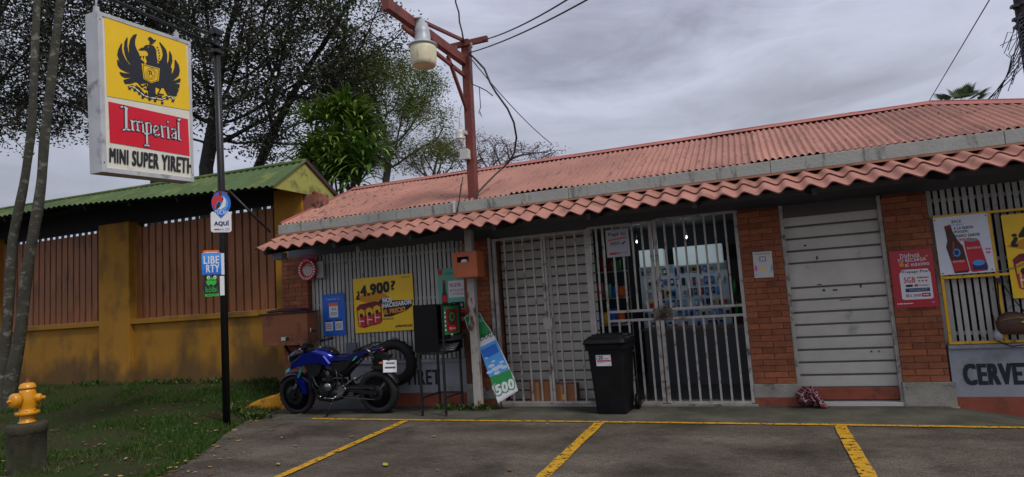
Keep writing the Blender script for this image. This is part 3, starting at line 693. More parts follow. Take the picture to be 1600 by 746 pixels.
for z in (.5, 1.02, 1.5, 2.0): b.tube([(1.425, 8.305, z), (1.425, 8.305, z+.05)], .009, M_bars, 6); b.tube([(.385, 8.305, z), (.385, 8.305, z+.05)], .009, M_bars, 6)
b.build('shutter_frame', sh2)

# ---- interior seen through the bars
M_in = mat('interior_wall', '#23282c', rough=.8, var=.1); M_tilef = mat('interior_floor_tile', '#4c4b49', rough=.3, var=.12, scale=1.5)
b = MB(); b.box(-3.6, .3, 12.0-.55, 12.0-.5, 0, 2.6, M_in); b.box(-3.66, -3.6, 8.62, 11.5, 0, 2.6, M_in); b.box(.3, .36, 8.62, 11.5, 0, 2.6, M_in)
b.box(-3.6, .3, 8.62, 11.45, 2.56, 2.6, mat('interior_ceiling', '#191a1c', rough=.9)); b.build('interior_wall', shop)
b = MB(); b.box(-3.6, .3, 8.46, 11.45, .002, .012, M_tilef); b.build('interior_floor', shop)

# ================================================================== things inside the shop
SC = thing('display_shelf', 'pale pegboard rack of hanging blister packs deep inside the shop', 'display rack', (-1.2, 11.35, 0))
b = MB(); M_peg = mat('pegboard_white', '#c4d2de', rough=.6, var=.08)
b.box(-1.92, -.42, 11.33, 11.37, .3, 1.92, M_peg); b.build('pegboard', SC)
pkm = [P_blue, P_white, P_navy, P_sky, P_black, P_yellow, P_white, P_blue, P_white, P_navy]
for r_ in range(6):
    z = 1.86-r_*.19
    for c_ in range(15):
        x = -1.88+c_*.097+random.uniform(-.01, .01)
        if random.random() < .09: continue
        w, h = random.uniform(.05, .075), random.uniform(.1, .16); m = random.choice(pkm); y = 11.30
        pk = MB(); pk.box(x, x+w, y, y+.012, z-h, z, m)
        pk.box(x+.01, x+w-.01, y-.018, y-.001, z-h*.75, z-h*.25, random.choice([P_white, P_black, P_grey, P_red, P_sky, P_white])); pk.build('blister_pack', SC)
M_lampw = mat('lit_panel', '#c9d6d8', rough=.5, emit=(.75, .9, .95), estr=.13)
for (x0, x1, z0, z1) in ((-1.86, -1.44, 1.90, 2.2), (-1.27, -.46, 1.88, 2.2)):
    b = MB(); b.box(x0, x1, 11.05, 11.3, z0, z1, M_lampw); tag(b.build('light_box', bevel=.01), 'wider of two pale lit header boxes above the blister rack' if x1 > -1 else 'narrower of two pale lit header boxes above the blister rack', 'light box', 'lit header boxes in the shop')
CN = thing('shop_counter', 'low glass counter inside the dim shop behind the barred gate', 'counter', (-.9, 10.2, 0))
b = MB(); b.box(-1.7, -.1, 10.0, 10.5, .012, .85, mat('counter_side', '#4b4e52', rough=.4, var=.1)); b.build('cabinet', CN); b = MB(); b.box(-1.72, -.08, 9.98, 10.52, .852, .88, M_lock); b.build('top', CN)
FR = thing('snack_rack', 'tall wire rack of colourful snack bags inside shop at left of the doorway', 'rack', (-2.1, 9.4, 0))
b = MB()
for z in (.2, .6, 1.0, 1.4, 1.8): b.box(-2.35, -1.78, 9.25, 9.55, z, z+.015, M_bars)
for x in (-2.34, -1.79):
    for y in (9.26, 9.54): b.tube([(x, y, .012), (x, y, 2.05)], .01, M_bars, 6)
b.build('frame', FR)
b = MB(); sm = [P_green, P_red, P_yellow, P_teal, P_orange, P_blue, P_dred]
for z in (.215, .615, 1.015, 1.415, 1.815):
    x = -2.32
    while x < -1.86:
        w = random.uniform(.07, .12); h = random.uniform(.16, .27); b = MB(); b.loft([(x, 9.36, z+h/2, .015, h/2, h/2), (x+w*.5, 9.36, z+h/2, .05, h/2-.01, h/2-.01), (x+w, 9.36, z+h/2, .015, h/2, h/2)], random.choice(sm), n=12); x += w+.01; b.build('snack_bag', FR)
F2 = thing('drinks_fridge', 'dark drinks fridge standing against the right wall inside the shop', 'fridge', (-.0, 11, 0))
b = MB(); b.box(-.35, .28, 10.7, 11.3, .012, 1.9, P_black); b.build('cabinet', F2)
b = MB()
for z in (.3, .65, 1.0, 1.35):
    for i in range(6): b = MB(); b.lathe([(.03, 0), (.03, .14), (.012, .19), (.012, .22)], (-.3+i*.1, 10.66, z), random.choice([P_red, P_brown, P_sky, P_green]), 8); b.build('bottle', F2)
# inside lamps (photo shows two small bulbs)
for x, lab in ((-1.75, 'small lit bulb hanging at left inside the dim shop'), (-.95, 'small lit bulb hanging at right inside the dim shop')):
    b = MB(); b.lathe([(.008, .03), (.01, .015), (.015, 0), (.01, -.014), (0, -.017)], (x, 10.3, 2.3), mat('bulb_glass', (.9, .9, .85), emit=(1, .95, .85), estr=2.2), 12); b.tube([(x, 10.3, 2.36), (x, 10.3, 2.555)], .006, M_black, 6)
    o = tag(b.build('light_bulb'), lab, 'light bulb', 'bulbs lit inside the shop')
    ld = bpy.data.lights.new('bulb_light', 'POINT'); ld.energy = 3.6; ld.color = (.82, .92, 1); ld.shadow_soft_size = .05
    lo_ = bpy.data.objects.new('bulb_light', ld); S.collection.objects.link(lo_); lo_.parent = o; lo_.location = (0, 0, -.06)
# cartons behind left gate
M_card = mat('cardboard_brown', '#93603f', rough=.85, var=.14, scale=4)
for i, (x0, x1, h, lab) in enumerate(((-3.08, -2.76, .29, 'left brown carton on floor between barred gate and slatted door'), (-2.73, -2.42, .25, 'right brown carton with yellow mark behind the barred gate'))):
    b = MB(); b.box(x0, x1, 8.335, 8.55, .035, .035+h, M_card); b.box(x0+.1, x0+.14, 8.332, 8.3345, .05, .03+h, mat('packing_tape', '#a67c50', rough=.3))
    if i: b.box(x0+.12, x0+.17, 8.331, 8.334, .08, .15, P_yellow)
    tag(b.build('carton', bevel=.005), lab, 'box', 'cartons behind the gate')

# ================================================================== NEIGHBOUR'S ROOFED BOUNDARY WALL
WY = 8.80
bw_ = thing('boundary_wall', 'ochre masonry wall with brown metal panels under a mossy green corrugated roof', 'wall', (-14, 8.95, .3))
def ochre():
    m = mat('ochre_wall_paint', '#a0701a', rough=.85, var=.12, scale=1.4, second='#5a4520', s_scale=1.6, s_lo=.5, s_hi=.72, s_stretch=(1, 1, .7), bump=.2, bscale=30)
    t = m.node_tree; N = t.nodes; K = t.links; b = N['Principled BSDF']; src = b.inputs['Base Color'].links[0].from_socket
    c = N.new('ShaderNodeTexCoord'); sx = N.new('ShaderNodeSeparateXYZ'); g = N.new('ShaderNodeNewGeometry'); K.new(g.outputs['Position'], sx.inputs[0])
    n = N.new('ShaderNodeTexNoise'); n.inputs['Scale'].default_value = 2.2; n.inputs['Detail'].default_value = 8
    q = N.new('ShaderNodeMapping'); q.inputs['Scale'].default_value = (1, 1, .45); K.new(c.outputs['Object'], q.inputs[0]); K.new(q.outputs[0], n.inputs[0])
    # rising damp and mould: ragged stain band near the wall foot
    a = N.new('ShaderNodeMath'); a.operation = 'MULTIPLY_ADD'; K.new(n.outputs[0], a.inputs[0]); a.inputs[1].default_value = 1.9; a.inputs[2].default_value = -.05
    s_ = N.new('ShaderNodeMath'); s_.operation = 'SUBTRACT'; K.new(a.outputs[0], s_.inputs[0]); K.new(sx.outputs[2], s_.inputs[1])
    r = N.new('ShaderNodeMapRange'); K.new(s_.outputs[0], r.inputs[0]); r.inputs[1].default_value = -.1; r.inputs[2].default_value = .35; r.inputs[3].default_value = 0; r.inputs[4].default_value = .8
    x = N.new('ShaderNodeMix'); x.data_type = 'RGBA'; K.new(r.outputs[0], x.inputs[0]); K.new(src, x.inputs[6]); x.inputs[7].default_value = (*L('#4f3b20'), 1); K.new(x.outputs[2], b.inputs['Base Color'])
    return m
M_ochre = ochre()
b = MB(); b.box(-24, -7.32, WY+.04, WY+.22, .1, 1.54, M_ochre); b.build('wall', bw_); b = MB(); b.box(-24.02, -7.31, WY-.03, WY+.24, 1.50, 1.60, M_ochre); b.build('ledge', bw_, bevel=.006)
M_panel = mat('brown_painted_sheet', '#8d552b', rough=.55, var=.14, scale=2, stretch=(3, 3, .5), second='#47291a', s_scale=3, s_lo=.52, s_hi=.75, s_stretch=(2, 1, .4), bump=.08)
PX = [(-24, -16.6), (-15.75, -12.40), (-11.50, -7.86)]
for (x0, x1) in PX:
    b = MB(); pt = .185; us = []; x = x0
    while x < x1: us += [(x, 0), (min(x+.135, x1), 0), (min(x+.143, x1), .035), (min(x+.172, x1), .035), (min(x+.18, x1), 0)]; x += pt
    for i in range(len(us)-1):
        (a, p), (c, q) = us[i], us[i+1]
        if c-a < 1e-4: continue
        b.add([(a, WY+.10+p, 1.603), (c, WY+.10+q, 1.603), (c, WY+.10+q, 3.43), (a, WY+.10+p, 3.43)], [(0,1,2,3)], M_panel)
    for i, (a, p) in enumerate(us):
        pass
    b.build('metal_panel', bw_)
    c = MB(); c.box(x0, x1, WY+.14, WY+.18, 3.0, 3.06, M_black); c.box(x0, x1, WY+.14, WY+.18, 1.603, 1.65, M_black)
    x = x0+.05
    zj = .02*(-7.2-(x0+x1)/2)
    while x < x1: c.box(x, x+.085, WY+.15, WY+.165, 3.40, 3.56, M_black); x += .185
    c.box(x0-.9 if x0 > -20 else x0, x1, WY+.142, WY+.2, 3.50, 3.92, M_dark); c.build('rail_and_shade_board', bw_)  # last board is a black fill in place of shade under the roof
for x0, x1, zt in ((-16.6, -15.75, 3.6), (-12.38, -11.52, 3.55), (-7.86, -7.24, 3.70)):
    b = MB(); b.box(x0, x1, WY-.06, WY+.30, .1, zt, M_ochre); b.build('pillar', bw_, bevel=.01)
b = MB(); b.box(-7.235, -6.9, WY-.02, WY+.25, 2.9, 3.56, mat('old_pink_plaster', '#8d5a4c', rough=.9, var=.25, scale=6, second='#3f2f2b', s_scale=4, s_lo=.48, s_hi=.58, bump=.5)); b.box(-7.3, -7.2, WY-.03, WY+.06, 3.53, 3.60, M_skirt); b.box(-7.05, -6.97, WY-.03, WY+.06, 3.56, 3.60, M_skirt); b.build('wall_stub', bw_, bevel=.01)
M_green = mat('mossy_green_roof_paint', '#455a2f', rough=.75, var=.22, scale=2, second='#6f7538', s_scale=2.6, s_lo=.52, s_hi=.72, s_stretch=(1, .5, 1), bump=.15)
def groof():
    b = MB(); p = .15; GX0, GX1 = -26, -7.18; n = int((GX1-GX0)/p*6); us = [GX0+(GX1-GX0)*i/n for i in range(n+1)]
    ze = lambda x: min(.052*(-7.2-x), .27); zr = lambda x: .012*(-7.2-x)
    b.grid(lambda x, t: (x, 7.98+.78*t, 3.60+.54*t+ze(x)*(1-t)+zr(x)*t+.016*math.sin(2*math.pi*x/p)), us, [0, .5, 1], M_green)
    b.grid(lambda x, t: (x, 8.76+.84*t, 4.14-.5*t+zr(x)+.016*math.sin(2*math.pi*x/p)), us, [0, 1], M_green)
    b.build('roof', bw_)
    b = MB(); b.grid(lambda x, t: (x, 8.0+.76*t, 3.565+.54*t+ze(x)*(1-t)+zr(x)*t), [-26, -12.4, -10, -7.2], [0, 1], M_dark, flip=True); b.grid(lambda x, t: (x, 8.76+.8*t, 4.10-.5*t+zr(x)), [-26, -7.2], [0, 1], M_dark)  # black sheets, and rafters below, carry the under-roof shade in their colour
    for x in [-25+1.2*i for i in range(15)]: b.beam((x, 8.05, 3.53+ze(x)), (x, 8.76, 4.02+zr(x)), .05, .09, M_dark)
    b.build('roof_underside', bw_)
    b = MB(); M_ga = mat('yellow_green_gable', '#9c9a4e', rough=.8, var=.18, scale=3, second='#4f5f2c', s_scale=3, s_lo=.5, s_hi=.65)
    b.add([(-7.16, 7.96, 3.56), (-7.16, 9.62, 3.56), (-7.16, 9.62, 3.63), (-7.16, 8.76, 4.11), (-7.16, 7.96, 3.60)], [(0,1,2,3,4)], M_ga)
    b.add([(-7.19, 7.96, 3.56), (-7.19, 9.62, 3.56), (-7.19, 9.62, 3.63), (-7.19, 8.76, 4.11), (-7.19, 7.96, 3.60)], [(4,3,2,1,0)], M_ga)
    b.build('gable', bw_)
    b = MB(); b.beam((-7.15, 8.76, 4.16), (-7.15, 9.66, 3.62), .05, .07, mat('dark_barge_board', '#3a2a28', rough=.8)); b.beam((-7.15, 7.93, 3.58), (-7.15, 8.76, 4.16), .05, .025, M_green)
    b.tube([(-26, 8.76, 4.16+zr(-26)), (-7.15, 8.76, 4.16)], .035, M_green, 8); b.build('ridge_cap', bw_)
groof()

# ================================================================== SIGN POLE (left)
pole = thing('sign_pole', 'tall black steel pole standing at the verge edge with crossbar on top', 'pole', (-6.97, 6.70, 0))
b = MB(); b.tube([(-6.95, 6.70, -.02), (-6.955, 6.70, 3.4), (-6.985, 6.69, 5.62)], [.050, .049, .045], M_black, 16); b.build('shaft', pole)
b = MB(); b.cbox((-6.99, 6.69, 5.66), (.13, .13, .09), M_black); b.build('cap', pole, bevel=.006); b = MB(); b.cbox((-6.99, 6.69, 5.36), (.15, .15, .05), M_black); b.cbox((-6.99, 6.69, 5.45), (.14, .14, .03), M_black); b.build('collar', pole, bevel=.006); b = MB(); b.cbox((-6.97, 6.70, 3.26), (.13, .13, .06), M_red_steel); b.build('clamp', pole, bevel=.006)
b = MB(); b.tube([(-6.99, 6.69, 5.47), (-6.99, 3.6, 5.47)], .022, M_black, 8); b.tube([(-6.99, 6.69, 5.60), (-6.99, 3.6, 5.60)], .012, M_black, 6); b.tube([(-6.93, 6.6, 5.55), (-6.93, 4.9, 5.62), (-6.93, 3.5, 5.52)], .008, M_black, 6); b.tube([(-6.99, 6.8, 5.5), (-6.75, 6.3, 5.75), (-6.7, 5.2, 5.62), (-6.8, 4.0, 5.8)], .007, M_black, 5); b.build('crossbar', pole)
b = MB(); b.tube([(-6.93, 6.8, 3.33), (-6.62, 7.28, 2.72)], .018, M_black, 8); b.build('brace', pole)

# ---- hanging light-box sign, faces +X
FXs = -6.95
def SX(px, py, dx=0.0): p = onX(px, py, FXs); return Vector((FXs+dx, p.y, p.z))
TL, TR, BR, BL = SX(151, 17), SX(297, 66), SX(302.5, 285), SX(159, 269)
sg = thing('hanging_sign', 'double sided yellow and red light-box sign with black eagle emblem hanging from pole arm', 'sign', (-7.03, (TL.y+TR.y)/2, BL.z))
M_alu = mat('aged_sign_casing', '#b9babd', rough=.5, var=.14, scale=3, second='#5f5f60', s_scale=4, s_lo=.58, s_hi=.74, metal=.1)
M_cream = mat('cream_sign_face', '#dedccb', rough=.35, var=.06, scale=3, second='#7c7358', s_scale=2.5, s_lo=.60, s_hi=.85)
D = .19
def quad_box(mb, q, d, m):
    a = [p.copy() for p in q]; c = [p+Vector((-d, 0, 0)) for p in q]
    mb.add(a+c, [(0,1,2,3),(7,6,5,4),(0,4,5,1),(1,5,6,2),(2,6,7,3),(3,7,4,0)], m)
b = MB(); q = [BL, BR, TR, TL]; quad_box(b, [p+Vector((-.012, 0, 0)) for p in q], D, M_alu)
def sgu(u, v, dx=0):
    p = BL*(1-u)*(1-v)+BR*u*(1-v)+TL*(1-u)*v+TR*u*v; return p+Vector((dx, 0, 0))
for (u0, u1, v0, v1) in ((0, .045, 0, 1), (.97, 1, 0, 1), (.045, .97, 0, .03), (.045, .97, .975, 1)):
    quad_box(b, [sgu(u0, v0, .012), sgu(u1, v0, .012), sgu(u1, v1, .012), sgu(u0, v1, .012)], .03, M_alu)
for u, v in ((.02, .06), (.02, .95), (.985, .05), (.985, .96)): b.lathe([(.009, 0), (.007, .006), (0, .007)], sgu(u, v, .012), M_black, 8, axis='X')
b.build('casing', sg, bevel=.006)
fl = lambda cx, cy: (130+cx/4.6632, 10+cy/4.6632)      # first close-up of the emblem
f2 = lambda cx, cy: (130+cx/4.9737, 150+cy/4.9737)     # second close-up of the lettering
def S1(cx, cy, l=0): return SX(*fl(cx, cy), dx=.004+.0015*l)
def S2(cx, cy, l=0): return SX(*f2(cx, cy), dx=.004+.0015*l)
b = MB(); quad_box(b, [sgu(.03, .02), sgu(.98, .02), sgu(.98, .985), sgu(.03, .985)], .02, M_cream); face = b.build('sign_face', sg)
M_sy = mat('sign_yellow_acrylic', '#f0c400', rough=.25, var=.04, spec=.5); M_sr = mat('sign_red_acrylic', '#d3122c', rough=.25, var=.05); M_sk = mat('sign_black_vinyl', '#1d1d25', rough=.4, var=.1)
b = MB(); yq = [S1(172, 655, 1), S1(778, 760, 1), S1(745, 265, 1), S1(152, 78, 1)]; quad_box(b, yq, .004, M_sy)
eag = [
 [(385,206),(362,214),(342,245),(332,290),(334,340),(345,385),(370,420),(400,450),(440,450),(440,410),(410,385),(402,350),(385,320),(372,285),(372,245)],
 [(318,230),(300,262),(296,310),(304,355),(322,395),(352,432),(385,455),(395,440),(360,405),(338,372),(324,335),(315,290)],
 [(277,272),(256,315),(247,355),(262,395),(300,440),(350,472),(378,470),(370,452),(330,425),(300,385),(282,345),(275,310)],
 [(246,392),(250,430),(268,455),(310,478),(362,490),(372,478),(330,462),(285,435)],
 [(263,483),(275,505),(300,520),(365,518),(380,500),(350,495),(300,492)],
 [(292,540),(303,565),(345,562),(395,545),(420,560),(440,520),(400,500),(380,515),(340,528)],
 [(370,420),(440,440),(470,400),(480,360),(505,345),(535,430),(560,430),(610,440),(620,540),(590,595),(520,580),(520,640),(522,660),(500,672),(472,650),(472,600),(470,560),(420,555),(385,520),(375,470)],
 [(340,385),(400,345),(405,400),(440,425),(450,560),(410,565),(372,545),(345,470)],
 [(540,430),(562,405),(600,420),(640,455),(635,560),(600,600),(530,580)],
 [(440,300),(452,288),(480,285),(508,292),(525,320),(528,360),(535,400),(528,430),(470,420),(458,385),(475,350),(462,325),(440,318),(425,322),(412,318),(430,310)],
 [(470,235),(484,226),(498,238),(512,252),(526,246),(512,262),(498,276),(480,276),(488,258),(476,248)],
 [(553,264),(575,290),(598,320),(606,360),(604,400),(610,440),(560,450),(552,410),(572,385),(580,350),(572,310)],
 [(626,330),(640,362),(643,400),(632,440),(612,480),(600,470),(612,430),(624,385)],
 [(666,392),(690,430),(697,470),(690,505),(655,535),(618,545),(620,520),(650,490),(665,445)],
 [(703,530),(700,552),(665,560),(625,560),(625,548),(665,545)],
 [(697,572),(692,598),(655,590),(615,572),(620,562),(655,568)],
 [(690,608),(680,632),(645,615),(605,590),(610,578),(650,595)],
 [(680,640),(670,656),(630,640),(598,606),(602,590),(640,615)],
]
for k, p in enumerate(eag): ribbon(b, p+[p[0]], 7, M_sk, lambda x, y, k=k: S1(x, y, 3.15+.09*k), cap=False); b.add([S1(x, y, 3.2+.09*k) for x, y in p][::-1], [tuple(range(len(p)))], M_sk)
for k in range(7): a = k/6; x, y = 522+14*math.sin(a*3), 300+a*120; b.add([S1(x+12, y-6, 4.5), S1(x+24, y+2, 4.5), S1(x+10, y+8, 4.5)], [(0,1,2)], M_sk)
for x in (415, 435, 455): b.add([S1(x-6, 365, 4.5), S1(x+8, 362, 4.5), S1(x, 388, 4.5)], [(0,1,2)], M_sk)
# shield
sh = [(420,418),(552,455),(545,545),(490,562),(435,530)]; b.add([S1(x, y, 6) for x, y in sh][::-1], [tuple(range(5))], M_sy)
m1 = lambda l: (lambda x, y: S1(x, y, l))
ribbon(b, [(430,428),(543,460),(537,540),(490,555),(442,526),(430,428)], 4, M_sk, m1(7)); 
for rx in (38, 27): ribbon(b, [(488+rx*math.cos(a), 495+rx*1.1*math.sin(a)) for a in [2*math.pi*k/14 for k in range(15)]], 3, M_sk, m1(7))
V_, F_, _ = text_unit('R', .02); b.add([S1(473+31*u, 506-33*v+4*u, 8) for u, v in V_], F_, M_sk)
# scroll below
rs = random.Random(4); sp = [(330,592),(352,585),(380,602),(410,628),(445,655),(490,668),(530,672),(570,680),(600,668),(635,655),(655,680)]
ribbon(b, sp, 20, M_sk, m1(3)); ribbon(b, sp, 8, M_cream, m1(4))
for x, y in [(335,600),(372,612),(405,636),(430,665),(480,680),(520,690),(572,705),(610,672),(650,690),(455,640),(560,660)]: b.add([S1(x+11*math.cos(k), y+11*math.sin(k), 5) for k in range(0, 6)], [(0,1,2,3,4,5)], M_sk)
for pts in ([(400,560),(425,590),(455,570),(470,610),(440,600)], [(525,585),(560,600),(540,640),(580,645)], [(380,580),(405,600),(440,640)], [(590,600),(610,640),(640,650)], [(500,640),(470,670)], [(515,640),(560,665)]): ribbon(b, pts, 9, M_sk, m1(5.4))
for pts in ([(440,312),(418,305),(400,322)], [(452,296),(470,292)]): ribbon(b, pts, 5, M_sk, m1(5.6))
b.add([S1(462, 300, 8), S1(470, 296, 8), S1(472, 303, 8)], [(0,1,2)], M_sy)
b.build('eagle_emblem', face)
b = MB(); quad_box(b, [S2(206, 362, 1), S2(826, 468, 1), S2(812, 182, 1), S2(194, 44, 1)], .004, M_sr)
W_ = mat('sign_lettering_white', '#cfccd0', rough=.4, var=.06)
strokes = [([(328,96),(330,262)],22), ([(290,88),(310,84),(338,104)],16), ([(306,268),(330,258),(356,268)],15),
 ([(372,196),(380,262)],17), ([(366,192),(382,204)],14), ([(380,206),(402,194),(414,208),(420,268)],14), ([(420,206),(442,200),(456,216),(462,280)],15), ([(372,262),(388,270)],14), ([(412,266),(428,274)],14), ([(455,280),(470,286)],12),
 ([(486,214),(492,388)],17), ([(478,216),(506,210),(520,222),(522,288)],15), ([(474,296),(512,296),(524,286)],13), ([(474,388),(490,378),(506,392)],14),
 ([(556,234),(544,252),(548,298),(566,312),(586,302)],16), ([(556,236),(574,238),(580,260),(550,276)],12),
 ([(604,238),(612,316)],17), ([(598,234),(612,248),(634,240)],12), ([(604,318),(620,324)],11),
 ([(652,248),(658,324)],17), ([(646,246),(656,252)],12), ([(648,326),(666,332)],11), ([(652,200),(653,210)],12),
 ([(682,262),(700,256),(712,270),(716,336)],15), ([(712,292),(688,296),(682,318),(694,332),(712,324)],13),
 ([(746,184),(734,200),(738,340)],16), ([(728,186),(748,180)],10), ([(738,340),(754,346)],11)]
for pts, w in strokes: ribbon(b, pts, w+9, M_sk, lambda x, y: S2(x, y, 4))
for k, (pts, w) in enumerate(strokes): ribbon(b, pts, w-3, W_, lambda x, y, k=k: S2(x, y, 5.5+.05*k))
V_, F_, _ = text_unit('MINI SUPER YIRETH', 1)
def tq(u, v, l=3):
    a = (203, 515); c = (846, 607); d = (203, 405); e = (848, 489)
    return S2(a[0]*(1-u)*(1-v)+c[0]*u*(1-v)+d[0]*(1-u)*v+e[0]*u*v, a[1]*(1-u)*(1-v)+c[1]*u*(1-v)+d[1]*(1-u)*v+e[1]*u*v, l)
for k, (du, dv) in enumerate(BOLD): b.add([tq(u+du*.0065, v+dv*.02, 3+.2*k) for u, v in V_], F_, M_sk)
b.build('name_band', face)
b = MB()
for y in (TL.y+.03, TR.y-.18): b = MB(); b.tube([(-7.0, y, 5.23 if y < 5.5 else 5.34), (-7.0, y, 5.49)], .012, M_alu, 8); b.cbox((-7.0, y, 5.26 if y < 5.5 else 5.37), (.04, .05, .08), M_alu); b.build('hanger', sg)

# ---- small signs on the pole, turned toward the street
vd = Vector((.72, -.69, 0)).normalized(); rt = Vector((.69, .72, 0)).normalized()
def card(px0, px1, pyt, pyb, off, base, th=.012):
    """flat sign whose plane faces vd, at the pole"""
    P0 = Vector((-6.97, 6.70, 0))+vd*off
    def hit(px, py):
        d = ray(px, py); t = (P0-Vector((0,0,HCAM))).dot(vd)/d.dot(vd); return Vector((0,0,HCAM))+d*t
    bl = hit(px0, pyb); u = rt*((hit(px1, pyb)-bl).dot(rt)); v = Vector((0,0,(hit(px0, pyt)-bl).z))
    return Panel(bl, bl+u, bl+v, base, th)
p = card(329.5, 362, 331, 363.5, .075, None, .01)
q = MB(); p.mb = q
def rr_solid(P, u0, u1, v0, v1, r, m, th):
    n0 = len(P.mb.v); P.rrect(u0, u1, v0, v1, r, m, 0); k = len(P.mb.v)-n0; pts = [Vector(x) for x in P.mb.v[n0:]]; bk = [x-P.N*th for x in pts]
    P.mb.add(pts+bk, [(i, (i+1) % k, k+(i+1) % k, k+i)[::-1] for i in range(k)]+[tuple(range(2*k-1, k-1, -1))], m)
rr_solid(p, 0, 1, 0, 1, .13, P_white, .01)
p.rrect(.0+.04, .96, .04, .96, .12, P_white, 1); p.poly([(.16,1.0),(.84,1.0),(.5,.66)], P_blue, 2)
p.text('AQUÍ', .16, .88, .28, .58, P_navy, 2, .09); p.rect(.16, .40, .10, .17, P_red, 2); p.text('BCR', .42, .62, .10, .17, P_navy, 2, .03); p.lines(.68, .9, .07, .2, 2, P_grey, 2)
p.ell(.52, 1.42, .47, .55, P_blue, -3, 28); p.ell(.52, 1.42, .47, .55, P_navy, -5, 28)
p.ell(.50, 1.40, .36, .40, P_sky, -1, 24); p.poly([(.12,1.25),(.05,1.5),(.18,1.75),(.42,1.82),(.62,1.7),(.66,1.5),(.5,1.45),(.38,1.55),(.28,1.35),(.22,1.1)], P_red, 2)
p.poly([(.64,1.72),(.76,1.55),(.72,1.25),(.5,1.1),(.34,1.12),(.5,1.25),(.6,1.45)], P_white, 3); p.poly([(.25,1.12),(.3,1.35),(.42,1.5),(.5,1.4),(.42,1.2)], P_black, 4); p.ell(.6, 1.6, .04, .05, P_black, 5, 8)
p.text('TUCAN', .2, .84, .86, 1.06, P_white, 4, .03, 0)
tag(q.build('pole_sign'), 'white rounded sign with blue and red bird head reading AQUÍ on black pole', 'sign', 'small signs clamped to the black pole')
p = card(315.5, 346, 396, 430, .075, P_blue, .09); 
for i, c_ in enumerate(('#1565c8', '#2176d4', '#2f86de', '#3f94e6')): p.rect(0, 1, i*.25, i*.25+.25, flat('print_blue_'+'abcd'[i], c_), 1)
p.rect(.97, 1.16, -.02, .98, P_white, -2)
p.text('LIBE', .1, .9, .50, .86, P_white, 3, .05); p.text('RTY', .22, .9, .10, .46, P_white, 3, .05)
rr_solid(p, .06, .92, .90, 1.13, .1, P_orange, .02); p.lines(.2, .8, .98, 1.06, 1, P_white, 3)
tag(p.mb.build('pole_sign'), 'square blue sign with white lettering and orange tab on the black pole', 'sign', 'small signs clamped to the black pole')
p = card(317.5, 346, 432, 464, .075, None, .03); p.mb = MB()
p.rect(.93, 1.18, 0.02, .98, P_white, -1); p.ell(.44, .48, .46, .45, P_black, 0, 26); p.ell(.44, .48, .46, .45, P_black, -8, 26)
p.poly([(.2,.62),(.3,.52),(.44,.6),(.58,.52),(.72,.62),(.76,.74),(.62,.8),(.5,.84),(.38,.84),(.26,.8),(.16,.72)], P_lime, 1); p.rect(.3, .7, .76, .92, P_lime, 1)
for u in (.3, .66): p.ell(u, .92, .11, .11, P_lime, 2, 14); p.ell(u, .92, .075, .075, P_white, 3, 14); p.ell(u, .91, .035, .035, P_black, 4, 10)
p.text('kölbi', .14, .78, .2, .48, P_lime, 3, .0); p.rect(.1, .86, .0, .12, P_lime, 2); p.rect(.1, .86, .0, .12, P_lime, -8); p.lines(.2, .76, .03, .09, 1, P_black, 3)
tag(p.mb.build('pole_sign'), 'round black sign with green frog shape and green lettering low on black pole', 'sign', 'small signs clamped to the black pole')

# ================================================================== RED STEEL LAMP POST ON THE ROOF
LX, LY = -3.67, 8.12
lp = thing('lamp_post', 'rusty red steel mast rising through awning with arm and yard lamp', 'lamp post', (LX-.02, LY, 2.72))
b = MB(); b.beam((LX+.0, LY, 2.70), (LX+.035, LY, 5.35), .12, .12, M_red_steel, up=Vector((0,1,0))); b.build('mast', lp, bevel=.006)
b = MB(); b.beam((LX, LY, 5.03), (LX, 6.0, 5.0), .085, .13, M_red_steel); b.beam((LX, 6.03, 5.0), (LX, 5.98, 5.0), .1, .15, M_red_steel)
b.beam((LX+.02, LY, 5.34), (LX+.0, 6.75, 5.12), .04, .045, M_red_steel); b.build('arm', lp, bevel=.004)
b = MB(); b.beam((LX, LY-.02, 4.80), (LX-.0, 6.35, 4.87), .04, .045, M_red_steel); b.beam((LX, LY-.04, 4.28), (LX, 7.55, 4.92), .04, .045, M_red_steel); b.build('brace', lp)
b = MB(); b.beam((-4.0, LY-.07, 5.27), (-3.26, LY-.07, 5.27), .06, .075, M_red_steel)
for x in (-3.5, -3.74): b.lathe([(.012, 0), (.02, .02), (.014, .04), (.02, .06), (.01, .08)], (x, LY-.12, 5.16), M_conc_lt, 10)
b.build('crossarm', lp)
la = MB(); LC = Vector((LX+.13, 6.60, -.05)); M_lgrey = mat('lamp_housing_grey', '#a9aeb3', rough=.45, metal=.1, var=.15, scale=6)
la.lathe([(0, 5.075), (.04, 5.07), (.045, 5.03), (.07, 5.02), (.08, 4.97), (.088, 4.965), (.095, 4.90), (.10, 4.80), (.14, 4.755), (.175, 4.745), (.18, 4.73), (.165, 4.72)], LC, M_lgrey, 28); lh = la.build('lamp_housing', lp)
la = MB(); la.lathe([(.160, 4.72), (.164, 4.68), (.163, 4.60), (.156, 4.52), (.146, 4.485), (.13, 4.47), (.12, 4.474), (0, 4.48)], LC, mat('aged_lamp_lens', '#ddd4b2', rough=.55, var=.12, scale=8, second='#8f845f', s_scale=20, s_lo=.55, s_hi=.75, s_stretch=(1,1,.1)), 32); la.build('lamp_shade', lp)
b = MB(); b.tube([(LX+.13, 6.60, 4.98), (LX+.13, 6.60, 5.05), (LX+.02, 6.60, 5.06)], .02, M_lgrey, 10); b.build('lamp_neck', lp)

